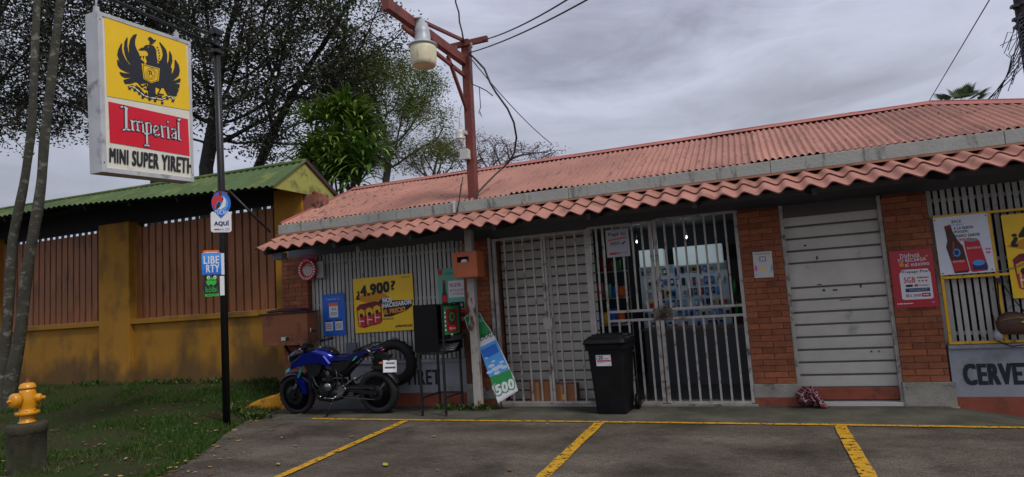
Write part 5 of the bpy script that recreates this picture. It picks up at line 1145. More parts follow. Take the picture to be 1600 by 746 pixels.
# ---- plaid cloth on the step
def cloth():
    m = mat('red_plaid_cloth', '#9c1527', rough=.9, var=.15); t = m.node_tree; N = t.nodes; K = t.links; b_ = N['Principled BSDF']; src = b_.inputs['Base Color'].links[0].from_socket
    c = N.new('ShaderNodeTexCoord'); 
    prev = src
    for ax, sc, col in (('X', 12, (.01,.015,.03)), ('Y', 12, (.01,.015,.03)), ('X', 6, (.3,.28,.27)), ('Y', 6, (.3,.28,.27))):
        w = N.new('ShaderNodeTexWave'); w.bands_direction = ax; w.inputs['Scale'].default_value = sc/3.; K.new(c.outputs['UV'], w.inputs[0])
        r = N.new('ShaderNodeValToRGB'); r.color_ramp.elements[0].position = .68 if sc == 12 else .955; r.color_ramp.elements[1].position = .76 if sc == 12 else .985; K.new(w.outputs[0], r.inputs[0])
        x = N.new('ShaderNodeMix'); x.data_type = 'RGBA'; K.new(r.outputs[0], x.inputs[0]); K.new(prev, x.inputs[6]); x.inputs[7].default_value = (*col, 1); prev = x.outputs[2]
    K.new(prev, b_.inputs['Base Color'])
    n = 26; b = MB()
    def f(u, v):
        w = .27*(u-.5)*(1+.15*math.sin(v*9)); h = .23*(1-max(0, abs(u-.42)-.15)*1.6)*math.sin(min(1, v*1.05)*math.pi/2)
        y = 8.20-.14*v*(1-v)*3 + .03*math.sin(u*17+v*6)+.02*math.sin(v*15+u*5)+.14*(v-.3)*.5
        return (.485+w+.02*math.sin(v*12), y, .012+max(0, h)*(1 if u < .8 else max(.12, 1-(u-.8)*4.5))+.008*math.sin(u*23)*v)
    b.grid(f, [i/n for i in range(n+1)], [i/n for i in range(n+1)], m); o = b.build('plaid_cloth')
    uv = o.data.uv_layers.new(name='uv'); 
    for lp_ in o.data.loops: i = lp_.vertex_index; uv.data[lp_.index].uv = ((i % (n+1))/n, (i//(n+1))/n)
    s_ = o.modifiers.new('solid', 'SOLIDIFY'); s_.thickness = .008
    tag(o, 'crumpled red plaid cloth on ground at left foot of roller shutter', 'cloth')
cloth()

# ---- wheelie bin
bn = thing('wheelie_bin', 'black two wheeled refuse bin with white 120 sticker before the gate', 'bin', (-1.79, 7.93, 0), rot=(0, 0, R(-3)))
M_bin = mat('black_bin_plastic', '#0a0b0d', spec=.25, rough=.5, var=.12, scale=3, bump=.08, bscale=120, second='#15161a', s_scale=5, s_lo=.5, s_hi=.7)
def bin_():
    b = MB(); secs = [(.0, .185, -.21, .20), (.04, .19, -.215, .205), (.80, .232, -.275, .25), (.84, .24, -.28, .255)]
    vs = []; fs = []
    def ring(z, hx, y0, y1, c=.035):
        pts = []
        for cx, cy, a0 in ((hx-c, y0+c, -90), (hx-c, y1-c, 0), (-hx+c, y1-c, 90), (-hx+c, y0+c, 180)):
            for k in range(4): a = R(a0+30*k); pts.append((cx+c*math.cos(a), cy+c*math.sin(a), z))
        return pts
    for (z, hx, y0, y1) in secs: vs += ring(z, hx, y0, y1)
    n = 16
    for i in range(len(secs)-1):
        for k in range(n): l = (k+1) % n; fs.append((i*n+k, i*n+l, (i+1)*n+l, (i+1)*n+k))
    fs.append(tuple(range(n-1, -1, -1))); b.add(vs, fs, M_bin)
    vs = []; fs = []
    for (z, e) in ((.80, .0), (.80, .022), (.86, .028), (.865, 0)): vs += ring(z, .236+e, -.276-e, .252+e)
    for i in range(3):
        for k in range(n): l = (k+1) % n; fs.append((i*n+k, i*n+l, (i+1)*n+l, (i+1)*n+k))
    b.add(vs, fs, M_bin)
    b.box(-.15, .15, -.305, -.285, .835, .862, M_bin)
    b.build('body', bn, local=True, bevel=.003)
    b = MB(); vs = []; fs = []
    for (z, hx, y0, y1) in ((.868, .265, -.34, .26), (.885, .27, -.35, .26), (.925, .262, -.335, .26), (.94, .235, -.29, .26), (.962, .222, -.265, .25), (.97, .18, -.22, .22)): vs += ring(z, hx, y0, y1, .05)
    for i in range(5):
        for k in range(n): l = (k+1) % n; fs.append((i*n+k, i*n+l, (i+1)*n+l, (i+1)*n+k))
    fs.append(tuple(5*n+k for k in range(n))); fs.append(tuple(range(n-1, -1, -1))); b.add(vs, fs, M_bin)
    b.box(-.2, .2, -.15, -.12, .968, .982, M_bin); b.box(-.2, .2, .05, .08, .968, .982, M_bin)
    b.build('lid', bn, local=True, bevel=.004)
    b = MB(); b.tube([(-.2, .28, .90), (-.2, .33, .93), (.2, .33, .93), (.2, .28, .90)], .016, M_bin, 10); b.build('handle', bn, local=True)
    b = MB(); b.tube([(-.26, .19, .10), (.26, .19, .10)], .012, M_lgrey, 8); b.build('axle', bn, local=True)
    for x in (-.235, .235):
        b = MB(); b.lathe([(0, -.025), (.07, -.025), (.095, -.022), (.1, -.01), (.1, .01), (.095, .022), (.07, .025), (0, .025)], (x*1.06, .19, .1), M_bin, 24, axis='X'); b.build('wheel', bn, local=True)
    z0, z1 = .60, .735; yy = lambda z: -.2195-(z-.04)*.0785-.002
    p = Panel((-.125, yy(z0), z0), (.065, yy(z0), z0), (-.125, yy(z1), z1), P_white, .001)
    p.text('120', .04, .46, .58, .96, P_black, 1, .07, .15); p.text('LITROS', .5, .84, .60, .72, P_black, 1); p.rect(.06, .98, .40, .54, P_red, 1); p.lines(.1, .9, .43, .51, 1, P_pink, 2); p.lines(.08, .5, .26, .36, 1, P_grey, 1); p.lines(.8, .97, .05, .12, 1, P_grey, 1)
    p.mb.build('sticker', bn, local=True)
bin_()

# ---- spare motorcycle tyre hung on the wall
M_rub = mat('tyre_rubber', '#151517', rough=.75, var=.2, scale=9, bump=.2, bscale=120)
b = MB(); b.torus((0, 0, 0), .27, .075, M_rub, axis='Y', n=48, k=14, sy=.95)
for k in range(40):
    a = 2*math.pi*k/40; b.cbox((.342*math.cos(a), 0, .342*math.sin(a)), (.012, .10, .022), M_rub, Matrix.Rotation(-a, 3, 'Y') @ Matrix.Rotation(.5 if k % 2 else -.5, 3, 'X'))
o = b.build('spare_tyre', local=True); o.location = (-5.14, 8.15, .67); o.rotation_euler = (R(6), R(10), R(8)); tag(o, 'worn bare motorcycle tyre hanging on lower shop wall behind the bike tail', 'tyre')
b = MB(); b.tube([(-5.14, 8.26, 1.02), (-5.14, 8.15, 1.03), (-5.14, 8.12, .99)], .008, M_black, 6); tag(b.build('tyre_hook'), 'small black hook on grille carrying the spare tyre', 'hook')

# ---- fire hydrant
hp = onZ(42, 735, .03); hx, hy = hp.x, hp.y
fb = thing('hydrant_plinth', 'mossy round concrete plinth carrying the yellow hydrant at verge corner', 'plinth', (hx, hy, .0))
b = MB(); M_moss = mat('mossy_concrete', '#3d382a', rough=.95, var=.25, scale=5, second='#23280f', s_scale=3, s_lo=.45, s_hi=.6, bump=.6, bscale=35)
b.lathe([(.30, -.05), (.305, .02), (.29, .03), (.285, .42), (.305, .43), (.31, .50), (.29, .52), (0, .525)], (hx, hy, 0), M_moss, 28); b.build('block', fb)
M_hy = mat('hydrant_yellow_paint', '#d08c0a', rough=.38, var=.1, scale=5, second='#7a4a12', s_scale=8, s_lo=.62, s_hi=.7, bump=.12, bscale=60, coat=.2)
hd = thing('fire_hydrant', 'bright yellow fire hydrant with two side caps on a concrete plinth', 'hydrant', (hx, hy, .525)); z = .525
b = MB(); b.lathe([(.115, 0), (.12, .015), (.1, .02), (.095, .10), (.10, .11), (.155, .115), (.16, .125), (.16, .15), (.155, .158), (.11, .165), (.105, .20), (.125, .26), (.125, .36), (.105, .42), (.098, .47)], (hx, hy, z), M_hy, 28); b.build('barrel', hd)
b = MB(); b.lathe([(.112, .47), (.115, .485), (.108, .50), (.09, .535), (.05, .55), (0, .552)], (hx, hy, z), M_hy, 28); b.lathe([(.035, .55), (.033, .57), (0, .572)], (hx, hy, z), M_skirt, 12); b.lathe([(.018, .57), (.018, .605), (0, .607)], (hx, hy, z), M_skirt, 5, smooth=False)
b.build('bonnet', hd)
b = MB(); M_bolt = mat('hydrant_bolt', '#8a5a12', rough=.5, metal=.4)
for k in range(8): a = k*math.pi/4+.2; b.lathe([(.012, .105), (.012, .172), (0, .175)], (hx+.14*math.cos(a), hy+.14*math.sin(a), z), M_bolt, 6, smooth=False)
b.build('flange_bolts', hd)
vdir = Vector((hx, hy, 0)).normalized(); rdir = Vector((vdir.y, -vdir.x, 0))
def nozzle(dirv, r, ln, zc, nm='nozzle_cap'):
    q = dirv.to_track_quat('Z', 'Y').to_matrix(); b = MB()
    b.lathe([(r*.8, .06), (r*.8, ln*.55), (r*1.02, ln*.55), (r*1.06, ln*.6), (r*1.06, ln*.85), (r*.95, ln*.93), (r*.55, ln), (0, ln)], (hx, hy, zc), M_hy, 22, axis=q)
    b.lathe([(.022, ln), (.02, ln+.045), (0, ln+.047)], (hx, hy, zc), M_hy, 5, axis=q, smooth=False); b.build(nm, hd)
nozzle((-rdir*.86-vdir*.5).normalized(), .095, .235, z+.325); nozzle((rdir*.9-vdir*.35).normalized(), .055, .19, z+.33); nozzle((rdir*.1+vdir).normalized(), .055, .19, z+.33)
b = MB(); pth = [Vector((hx, hy, z))+(-rdir*.86-vdir*.5).normalized()*.24+Vector((0,0,.325))]; b.tube([Vector((hx, hy, z+.27))+(rdir*.9-vdir*.35).normalized()*.17, Vector((hx, hy, z+.2))+rdir*.15-vdir*.08, Vector((hx, hy, z+.24))+rdir*.11-vdir*.09], .006, M_bolt, 6); b.build('chain', hd)
hd.scale = (.70, .70, .77); fb.scale = (.60, .60, 1)

# ================================================================== MOTORCYCLE
MX, MY = -5.83, 7.70
mc = thing('motorcycle', 'blue and black naked motorcycle leaning on side stand before the shop grille', 'motorcycle', (MX, MY, 0), rot=(R(7), 0, R(3)))
M_blue = mat('metallic_blue_paint', '#0f1f8c', rough=.22, metal=.55, var=.1, scale=3, coat=.8); M_blk = mat('satin_black_plastic', '#121216', rough=.42, var=.12, scale=8); M_gls = mat('gloss_black', '#0c0c10', rough=.15, coat=.6, var=.1)
M_seat = mat('black_seat_vinyl', '#121316', rough=.6, var=.1, bump=.15, bscale=90); M_al = mat('cast_aluminium', '#8d8f92', rough=.35, metal=.9, var=.2, scale=12); M_eng = mat('dark_engine_casting', '#24262a', rough=.5, metal=.5, var=.25, scale=14)
M_cy = mat('cyan_decal', '#3fb7b4', rough=.3); M_dblue = mat('deep_blue_plastic', '#10134f', rough=.35, var=.1, coat=.3); M_chr = mat('bright_steel', '#a9acb0', rough=.2, metal=1, var=.1)
WR, WF = Vector((.69, 0, .315)), Vector((-.69, 0, .30))
def wheel(name, c, Rr, r, rim_w, spk=10, steer=0):
    e = bpy.data.objects.new(name, None); S.collection.objects.link(e); e.parent = mc; e.location = c; e.rotation_euler = (0, 0, steer)
    b = MB(); b.torus((0,0,0), Rr-r*.82, r*.82, M_rub, n=56, k=16, sy=1.12)
    for k in range(56):
        a = 2*math.pi*k/56; b.cbox(((Rr-.002)*math.cos(a), (.02 if k % 2 else -.02), (Rr-.002)*math.sin(a)), (.008, .035, .014), M_rub, Matrix.Rotation(-a, 3, 'Y') @ Matrix.Rotation(.6 if k % 2 else -.6, 3, 'X'))
    b.build('tyre', e, local=True)
    b = MB(); ri = Rr-r*1.66; b.lathe([(ri+.012, -rim_w), (ri-.004, -rim_w*.9), (ri-.014, -rim_w*.3), (ri-.014, rim_w*.3), (ri-.004, rim_w*.9), (ri+.012, rim_w)], (0,0,0), M_gls, 48, axis='Y')
    for k in range(5):
        for da in (-.13, .13):
            a = 2*math.pi*k/5+.3; b.beam((.04*math.cos(a+da*2), 0, .04*math.sin(a+da*2)), ((ri-.008)*math.cos(a+da), 0, (ri-.008)*math.sin(a+da)), .03, .018, M_gls, up=Vector((0,1,0)))
    b.lathe([(.02, -.07), (.045, -.06), (.05, 0), (.045, .06), (.02, .07)], (0,0,0), M_eng, 20, axis='Y'); b.lathe([(0, -.09), (.016, -.09), (.016, .09), (0, .09)], (0,0,0), M_chr, 10, axis='Y')
    b.build('rim', e, local=True)
    return e
fw = wheel('front_wheel', WF, .30, .055, .04); rw = wheel('rear_wheel', WR, .315, .07, .055)
b = MB(); b.lathe([(.085, -.075), (.14, -.075), (.14, -.071), (.085, -.071), (.085, -.075)], (0,0,0), M_eng, 36, axis='Y'); b.cbox((.10, -.075, .08), (.05, .035, .08), M_eng); b.build('brake_disc', fw, local=True)
b = MB(); b.lathe([(.06, -.09), (.105, -.09), (.11, -.085), (.105, -.08), (.06, -.08), (.06, -.09)], (0,0,0), M_eng, 36, axis='Y'); b.build('sprocket', rw, local=True)
# fork (rake ~25 deg)
hd0 = Vector((-.40, 0, .93)); ff = MB()
for y in (-.095, .095):
    ff.tube([(-.69, y, .30), (-.60, y, .49)], [.024, .028], M_gls, 12); ff.tube([(-.60, y, .49), (-.575, y, .545)], .03, M_gls, 12); ff.tube([(-.575, y, .545), (-.42, y, .885)], .020, M_chr if y > 0 else M_cy, 12); ff.cbox((-.69, y, .30), (.05, .03, .06), M_eng)
ff.cbox((-.475, 0, .76), (.07, .25, .035), M_eng, Matrix.Rotation(R(-24), 3, 'Y')); ff.cbox((-.415, 0, .895), (.07, .25, .03), M_eng, Matrix.Rotation(R(-24), 3, 'Y')); ff.build('front_fork', mc, local=True)
b = MB()
def fend(c, r0, a0, a1, hw, m, n=14, sag_=.015):
    V = []; F = []
    for i in range(n+1):
        a = a0+(a1-a0)*i/n; k = 1-.35*abs(2*i/n-1)**3
        for j in range(7): t = j/3-1; V.append((c.x+(r0-sag_*t*t*1.6)*math.cos(a), t*hw*k, c.z+(r0-sag_*t*t*1.6)*math.sin(a)))
    for i in range(n):
        for j in range(6): F.append((i*7+j, i*7+j+1, (i+1)*7+j+1, (i+1)*7+j))
    return V, F
V, F = fend(WF, .335, R(25), R(150), .07, M_dblue); b.add(V, F, M_dblue, True); o = b.build('front_fender', mc, local=True); s_ = o.modifiers.new('s', 'SOLIDIFY'); s_.thickness = .006
# headlight cowl
b = MB(); b.loft([(-.73, 0, .85, .05, .05, .07), (-.70, 0, .86, .085, .075, .10), (-.62, 0, .885, .105, .09, .10), (-.52, 0, .91, .11, .09, .07), (-.45, 0, .93, .07, .05, .04)], M_gls, n=20, e=2.8); b.prism([(-.74,.90),(-.60,.985),(-.47,1.03),(-.44,.99),(-.62,.93)], -.08, .08, M_dblue, inset=.1); b.build('headlight_cowl', mc, local=True)
b = MB(); b.loft([(-.752, 0, .845, .045, .03, .04), (-.735, 0, .85, .06, .05, .06), (-.71, 0, .855, .07, .055, .07)], mat('headlight_glass', '#7c848c', rough=.08, coat=1), n=18); b.build('headlight', mc, local=True)
b = MB(); b.prism([(-.50,.99),(-.40,1.01),(-.36,1.05),(-.44,1.07),(-.50,1.04)], -.07, .07, M_blk, inset=.1); b.build('instrument', mc, local=True)
hb = MB(); 
for s_ in (-1, 1): hb.tube([(-.40, .0, .945), (-.40, s_*.10, .955), (-.37, s_*.19, 1.03), (-.27, s_*.37, 1.045)], .012, M_blk, 10)
hbo = hb.build('handlebar', mc, local=True)
for s_ in (-1, 1):
    b = MB(); b.tube([(-.32, s_*.27, 1.043), (-.25, s_*.40, 1.046)], [.018, .019], M_seat, 12); b.lathe([(0, -.012), (.016, -.012), (.017, .012), (0, .012)], (-.247, s_*.41, 1.046), M_al, 12, axis='Y'); b.cbox((-.34, s_*.235, 1.045), (.045, .05, .04), M_blk); b.build('grip', hbo, local=True)
    b = MB(); b.tube([(-.36, s_*.22, 1.04), (-.385, s_*.28, 1.035), (-.345, s_*.40, 1.03)], .006, M_blk, 8); b.build('lever', hbo, local=True)
    b = MB(); b.tube([(-.36, s_*.23, 1.06), (-.42, s_*.25, 1.14), (-.52, s_*.31, 1.185)], .006, M_blk, 8)
    b.loft([(-.60, s_*.34, 1.19, .012, .02, .02), (-.575, s_*.34, 1.195, .02, .045, .035), (-.53, s_*.33, 1.20, .022, .05, .04), (-.49, s_*.32, 1.195, .012, .025, .025)], M_blk, n=14); b.add([(-.585, s_*.34-.021, 1.175), (-.505, s_*.34-.024, 1.175), (-.50, s_*.34-.024, 1.225), (-.575, s_*.34-.021, 1.23)], [(0,1,2,3)], mat('mirror_glass', '#c9c7ae', rough=.15, metal=.2))
    b.build('mirror', mc, local=True)
b = MB(); b.lathe([(0, 0), (.012, .0), (.012, .008), (0, .008)], (-.345, -.236, 1.068), mat('red_switch', '#b0362a'), 10); b.build('switch', hbo, local=True)
# tank
b = MB(); b.loft([(-.385, 0, .86, .05, .05, .05), (-.35, 0, .875, .10, .075, .11), (-.27, 0, .885, .145, .095, .15), (-.16, 0, .89, .16, .10, .17), (-.05, 0, .875, .15, .09, .15), (.04, 0, .84, .115, .06, .10), (.09, 0, .81, .08, .03, .05)], M_blue, n=24, e=2.9); tk = b.build('fuel_tank', mc, local=True)
b = MB(); b.loft([(-.36, 0, .955, .03, .012, .02), (-.25, 0, .975, .07, .016, .03), (-.12, 0, .985, .085, .015, .03), (.0, 0, .955, .07, .012, .03), (.08, 0, .89, .05, .01, .03)], M_gls, n=18); b.lathe([(.036, .99), (.034, 1.0), (0, 1.002)], (-.2, 0, 0), M_al, 18); b.build('tank_top', tk, local=True)
for s_ in (-1, 1):
    y = lambda a, c: (s_*a, s_*c) if s_ > 0 else (s_*c, s_*a)
    b = MB(); b.prism([(-.62,.80),(-.40,.93),(-.22,.955),(-.03,.90),(.06,.78),(.02,.735),(-.12,.80),(-.25,.79),(-.42,.77),(-.66,.70)], *y(.105, .185), M_blue, inset=.07)
    b.prism([(-.40,.79),(-.2,.81),(-.08,.76),(-.16,.62),(-.30,.55),(-.36,.66)], *y(.09, .165), M_blk, inset=.05)
    b.prism([(-.69,.72),(-.40,.80),(-.38,.785),(-.60,.715),(-.72,.66)], *y(.15, .178), M_cy, inset=.02)
    b.prism([(-.60,.56),(-.56,.58),(-.47,.50),(-.43,.40),(-.44,.33),(-.50,.33),(-.52,.42)], *y(.075, .13), M_blue, inset=.06)
    b.build('tank_shroud', mc, local=True)
    b = MB(); b.prism([(.06,.80),(.42,.80),(.70,.92),(.66,.96),(.30,.86),(.05,.86)], *y(.06, .125), M_dblue, inset=.05); b.prism([(.02,.78),(.34,.80),(.46,.86),(.30,.70),(.14,.62),(.04,.66)], *y(.07, .13), M_blk, inset=.05)
    b.prism([(.37,.79),(.42,.80),(.48,.86),(.44,.855)], *y(.12, .127), M_cy); b.build('side_panel', mc, local=True)
b = MB(); b.loft([(.03, 0, .83, .07, .02, .04), (.10, 0, .825, .11, .025, .04), (.22, 0, .82, .13, .03, .04), (.33, 0, .835, .12, .04, .04), (.37, 0, .86, .11, .05, .04), (.42, 0, .90, .11, .05, .05), (.55, 0, .935, .11, .055, .06), (.70, 0, .955, .06, .03, .03)], M_seat, n=20, e=3); b.build('seat', mc, local=True)
b = MB(); b.loft([(.50, 0, .90, .08, .03, .04), (.66, 0, .92, .07, .03, .03), (.80, 0, .935, .04, .02, .02), (.84, 0, .94, .02, .01, .01)], M_dblue, n=14)
b.tube([(.42, -.10, .93), (.60, -.13, .99), (.74, -.12, 1.0), (.80, -.07, .99), (.80, .07, .99), (.74, .12, 1.0), (.60, .13, .99), (.42, .10, .93)], .012, M_blk, 8); b.build('tail', mc, local=True)
b = MB(); b.loft([(.79, 0, .905, .035, .02, .02), (.84, 0, .91, .03, .015, .015), (.86, 0, .91, .01, .01, .01)], mat('tail_light_red', '#6e0f14', rough=.2, coat=.8), n=12); b.build('tail_light', mc, local=True)
b = MB(); b.prism([(.60,.86),(.80,.88),(.93,.83),(.97,.85),(.95,.79),(.90,.76),(.72,.82)], -.04, .04, M_blk, inset=.05); b.tube([(.88, 0, .82), (.90, 0, .72)], .012, M_blk, 6)
V, F = fend(WR, .37, R(20), R(100), .075, M_blk); b.add([(x, y_, z_) for x, y_, z_ in V], F, M_blk, True); b.build('rear_fender', mc, local=True)
pM = Matrix.Translation((.93, -.03, .68)) @ Matrix.Rotation(R(48), 4, 'Z') @ Matrix.Rotation(R(10), 4, 'Y') @ Matrix.Rotation(R(-14), 4, 'X')
b = MB(); P_ = Panel((-.10, -.004, -.085), (.10, -.004, -.085), (-.10, -.004, .085), P_white, .004, mb=b)
P_.lines(.2, .85, .62, .86, 1, P_navy, 2, 3); P_.lines(.12, .9, .25, .52, 1, P_navy, 2, 5); b.build('licence_plate', mc, local=True, M=pM)
for s_ in (-1, 1):
    b = MB(); b.tube([(.86, 0, .76), (.86, s_*.12, .755)], .008, M_blk, 6); b.loft([(.83, s_*.14, .755, .012, .012, .012), (.85, s_*.145, .755, .025, .02, .02), (.885, s_*.145, .755, .02, .016, .016)], mat('amber_lens', '#a14a16', rough=.2, coat=.6), n=12); b.build('turn_signal', mc, local=True)
# frame, engine
b = MB()
for s_ in (-1, 1):
    b.tube([(-.40, s_*.03, .85), (-.25, s_*.09, .72), (.05, s_*.11, .68), (.18, s_*.10, .58), (.16, s_*.10, .38)], .018, M_blk, 10); b.tube([(.05, s_*.10, .72), (.35, s_*.09, .80), (.70, s_*.06, .86)], .014, M_blk, 8); b.tube([(.18, s_*.1, .56), (.50, s_*.08, .82)], .012, M_blk, 8); b.tube([(-.38, s_*.03, .78), (-.34, s_*.09, .52), (-.30, s_*.10, .36), (-.18, s_*.1, .28)], .014, M_blk, 8)
b.tube([(-.42, 0, .93), (-.36, 0, .76)], .035, M_blk, 12); b.build('frame', mc, local=True)
b = MB(); b.loft([(-.24, 0, .36, .08, .08, .08), (-.20, 0, .37, .13, .13, .12), (-.02, 0, .37, .14, .14, .13), (.12, 0, .38, .13, .13, .12), (.18, 0, .38, .07, .08, .08)], M_eng, n=20, e=3.2)
for k in range(9): b.cbox((-.17-.012*k, 0, .50+.022*k), (.17, .17, .010), M_eng, Matrix.Rotation(R(-20), 3, 'Y'))
b.cbox((-.27, 0, .70), (.15, .14, .07), M_eng, Matrix.Rotation(R(-20), 3, 'Y')); b.lathe([(.0, -.165), (.075, -.16), (.085, -.145), (.085, -.12)], (-.12, 0, .36), M_eng, 22, axis='Y'); b.lathe([(0, -.163), (.05, -.158), (.055, -.14)], (.06, 0, .34), M_eng, 18, axis='Y'); b.tube([(-.02, -.15, .5), (.0, -.15, .62), (-.1, -.1, .72)], .02, M_blk, 8)
b.cbox((-.30, -.02, .48), (.04, .20, .2), M_blk, Matrix.Rotation(R(-10), 3, 'Y')); b.build('engine', mc, local=True)
b = MB(); b.box(-.37, -.33, -.14, .14, .42, .68, M_eng)
for k in range(12): b.box(-.374, -.371, -.135, .135, .435+.02*k, .442+.02*k, M_blk)
b.build('radiator', mc, local=True)
b = MB(); b.loft([(-.34, 0, .30, .07, .05, .04), (-.25, 0, .27, .12, .08, .06), (-.05, 0, .24, .13, .07, .05), (.10, 0, .25, .09, .05, .03)], M_blk, n=16, e=3); b.build('belly_pan', mc, local=True)
b = MB(); b.loft([(-.30, 0, .66, .11, .08, .10), (-.15, 0, .66, .13, .10, .12), (.05, 0, .68, .12, .10, .14), (.22, 0, .70, .09, .08, .16), (.34, 0, .76, .06, .05, .08)], M_blk, n=18, e=3.2); b.build('air_box', mc, local=True)
b = MB()
for (a, c, d_) in (((-.30, -.15, .66), (-.22, -.17, .48), (-.12, -.165, .40)), ((-.10, -.13, .74), (-.02, -.16, .60), (.08, -.14, .50)), ((.10, -.12, .70), (.14, -.15, .52), (.05, -.16, .42)), ((-.34, -.10, .60), (-.30, -.14, .44), (-.22, -.14, .32))): b.tube([a, c, d_], .011, M_blk, 7)
b.lathe([(0, -.19), (.05, -.185), (.06, -.17), (.06, -.15)], (-.03, 0, .44), M_al, 16, axis='Y'); b.cbox((.0, -.15, .56), (.1, .06, .07), M_eng); b.lathe([(0, -.178), (.012, -.176), (.012, -.15)], (-.17, 0, .30), M_chr, 8, axis='Y'); b.lathe([(0, -.178), (.012, -.176), (.012, -.15)], (-.07, 0, .42), M_chr, 8, axis='Y'); b.build('engine_hoses', mc, local=True)
b = MB(); b.tube([(-.33, .02, .60), (-.40, .04, .45), (-.34, .06, .28), (-.1, .09, .21), (.2, .13, .24)], .019, M_al, 10); b.tube([(.2, .14, .26), (.45, .17, .36), (.66, .18, .46)], [.04, .05, .045], M_blk, 14); b.build('exhaust', mc, local=True)
b = MB()
for s_ in (-1, 1): b.beam((.12, s_*.10, .40), (.72, s_*.10, .32), .03, .055, M_blk)
b.box(.20, .26, -.1, .1, .36, .40, M_blk); b.build('swingarm', mc, local=True)
b = MB(); b.beam((.10, -.115, .43), (.69, -.115, .43-.005), .02, .04, M_blk); b.beam((.10, -.118, .29), (.69, -.118, .235), .014, .012, M_chr); b.beam((.10, -.118, .425), (.69, -.118, .40), .014, .012, M_chr); b.build('chain_guard', mc, local=True)
b = MB(); b.tube([(.12, .0, .55), (.36, .0, .72)], .035, M_eng, 12)
pts = [(.145+.0022*i, .042*math.cos(i*.9), .565+.0016*i+.042*math.sin(i*.9)*.6) for i in range(90)]; b.tube(pts, .005, mat('spring_red', '#6d1f1f', rough=.4), 6, caps=False); b.build('shock_absorber', mc, local=True)
for s_ in (-1, 1):
    y = lambda a, c: (s_*a, s_*c) if s_ > 0 else (s_*c, s_*a)
    b = MB(); b.prism([(.06,.31),(.14,.44),(.22,.46),(.26,.40),(.18,.31),(.10,.27)], *y(.13, .155), M_al, inset=.06); b.tube([(.12, s_*.15, .31), (.12, s_*.25, .31)], .014, M_al, 10); b.tube([(.20, s_*.15, .42), (.32, s_*.15, .50), (.44, s_*.15, .56)], .012, M_al, 8); b.tube([(.40, s_*.15, .535), (.40, s_*.22, .54)], .012, M_blk, 8); b.build('footrest', mc, local=True)
b = MB(); b.tube([(.06, -.165, .27), (-.08, -.18, .285)], .007, M_al, 8); b.tube([(-.08, -.165, .285), (-.08, -.20, .285)], .010, M_al, 8); b.build('gear_lever', mc, local=True)
b = MB(); b.tube([(.03, -.12, .27), (-.03, -.19, .12), (-.06, -.235, .028)], .011, M_blk, 10); b.cbox((-.07, -.24, .032), (.07, .04, .008), M_blk); b.build('side_stand', mc, local=True)
b = MB(); b.tube([(-.36, -.1, 1.02), (-.5, -.1, 1.0), (-.52, -.07, .85), (-.5, -.09, .62)], .006, M_blk, 6); b.tube([(-.36, .1, 1.02), (-.52, .08, 1.02), (-.48, .05, .8)], .006, M_blk, 6); b.tube([(-.35, -.12, 1.03), (-.46, -.06, 1.04), (-.42, -.02, .9)], .005, M_blk, 6); b.build('control_cables', mc, local=True)
# grey sheet leaning behind the bike
b = MB(); b.add([(-6.55, 8.02, 0.006), (-5.55, 8.02, 0.006), (-5.55, 8.24, .36), (-6.55, 8.24, .36), (-6.55, 8.03, 0.006), (-5.55, 8.03, 0.006), (-5.55, 8.25, .36), (-6.55, 8.25, .36)], [(0,1,2,3),(7,6,5,4),(0,4,5,1),(3,2,6,7),(0,3,7,4),(1,5,6,2)], flat('dark_grey_sheet', '#3a3f44')); tag(b.build('leaning_sheet'), 'dark grey sheet leaning on wall foot behind the motorcycle engine', 'sheet')

# ================================================================== TREES
M_bark_d = mat('dark_bark', (.035, .03, .027), rough=.9, var=.3, scale=5, bump=.4)
M_bark_g = mat('grey_bark', (.10, .09, .075), rough=.9, var=.3, scale=5, bump=.4)
def colonise(attr, trunk, step=.35, di=3.0, dk=.6, iters=60, seed=1, droop=0.0, maxn=4200):
    rng = np.random.default_rng(seed)
    nodes = [np.array(p, float) for p in trunk]; par = [-1]+list(range(len(trunk)-1)); A = np.array(attr, float)
    P = np.array(nodes); near = np.full(len(A), -1); nd = np.full(len(A), 1e9); start = 0
    for it in range(iters):
        new = P[start:]
        if len(new):
            d = np.linalg.norm(A[:, None]-new[None], axis=2); j = d.argmin(1); dm = d[np.arange(len(A)), j]; up = dm < nd; nd[up] = dm[up]; near[up] = j[up]+start
        keep = nd > dk; A = A[keep]; nd = nd[keep]; near = near[keep]
        if len(A) == 0 or len(P) > maxn: break
        act = nd < di if it > 8 else nd < 1e8
        if not act.any(): act = nd < 1e8
        start = len(P); add = []; ap = []
        for k in np.unique(near[act]):
            v = A[act & (near == k)]-P[k]; v = (v/np.linalg.norm(v, axis=1)[:, None]).sum(0)+rng.normal(0, .35, 3); v[2] -= droop; v /= max(1e-6, np.linalg.norm(v))
            add.append(P[k]+v*step); ap.append(k)
        P = np.vstack([P, np.array(add)]); par += ap
    par = np.array(par); N = len(P); kids = np.zeros(N, int); w = np.zeros(N)
    for i in range(N-1, -1, -1):
        if w[i] == 0: w[i] = 1
        if par[i] >= 0: w[par[i]] += w[i]; kids[par[i]] += 1
    return P, par, w, kids
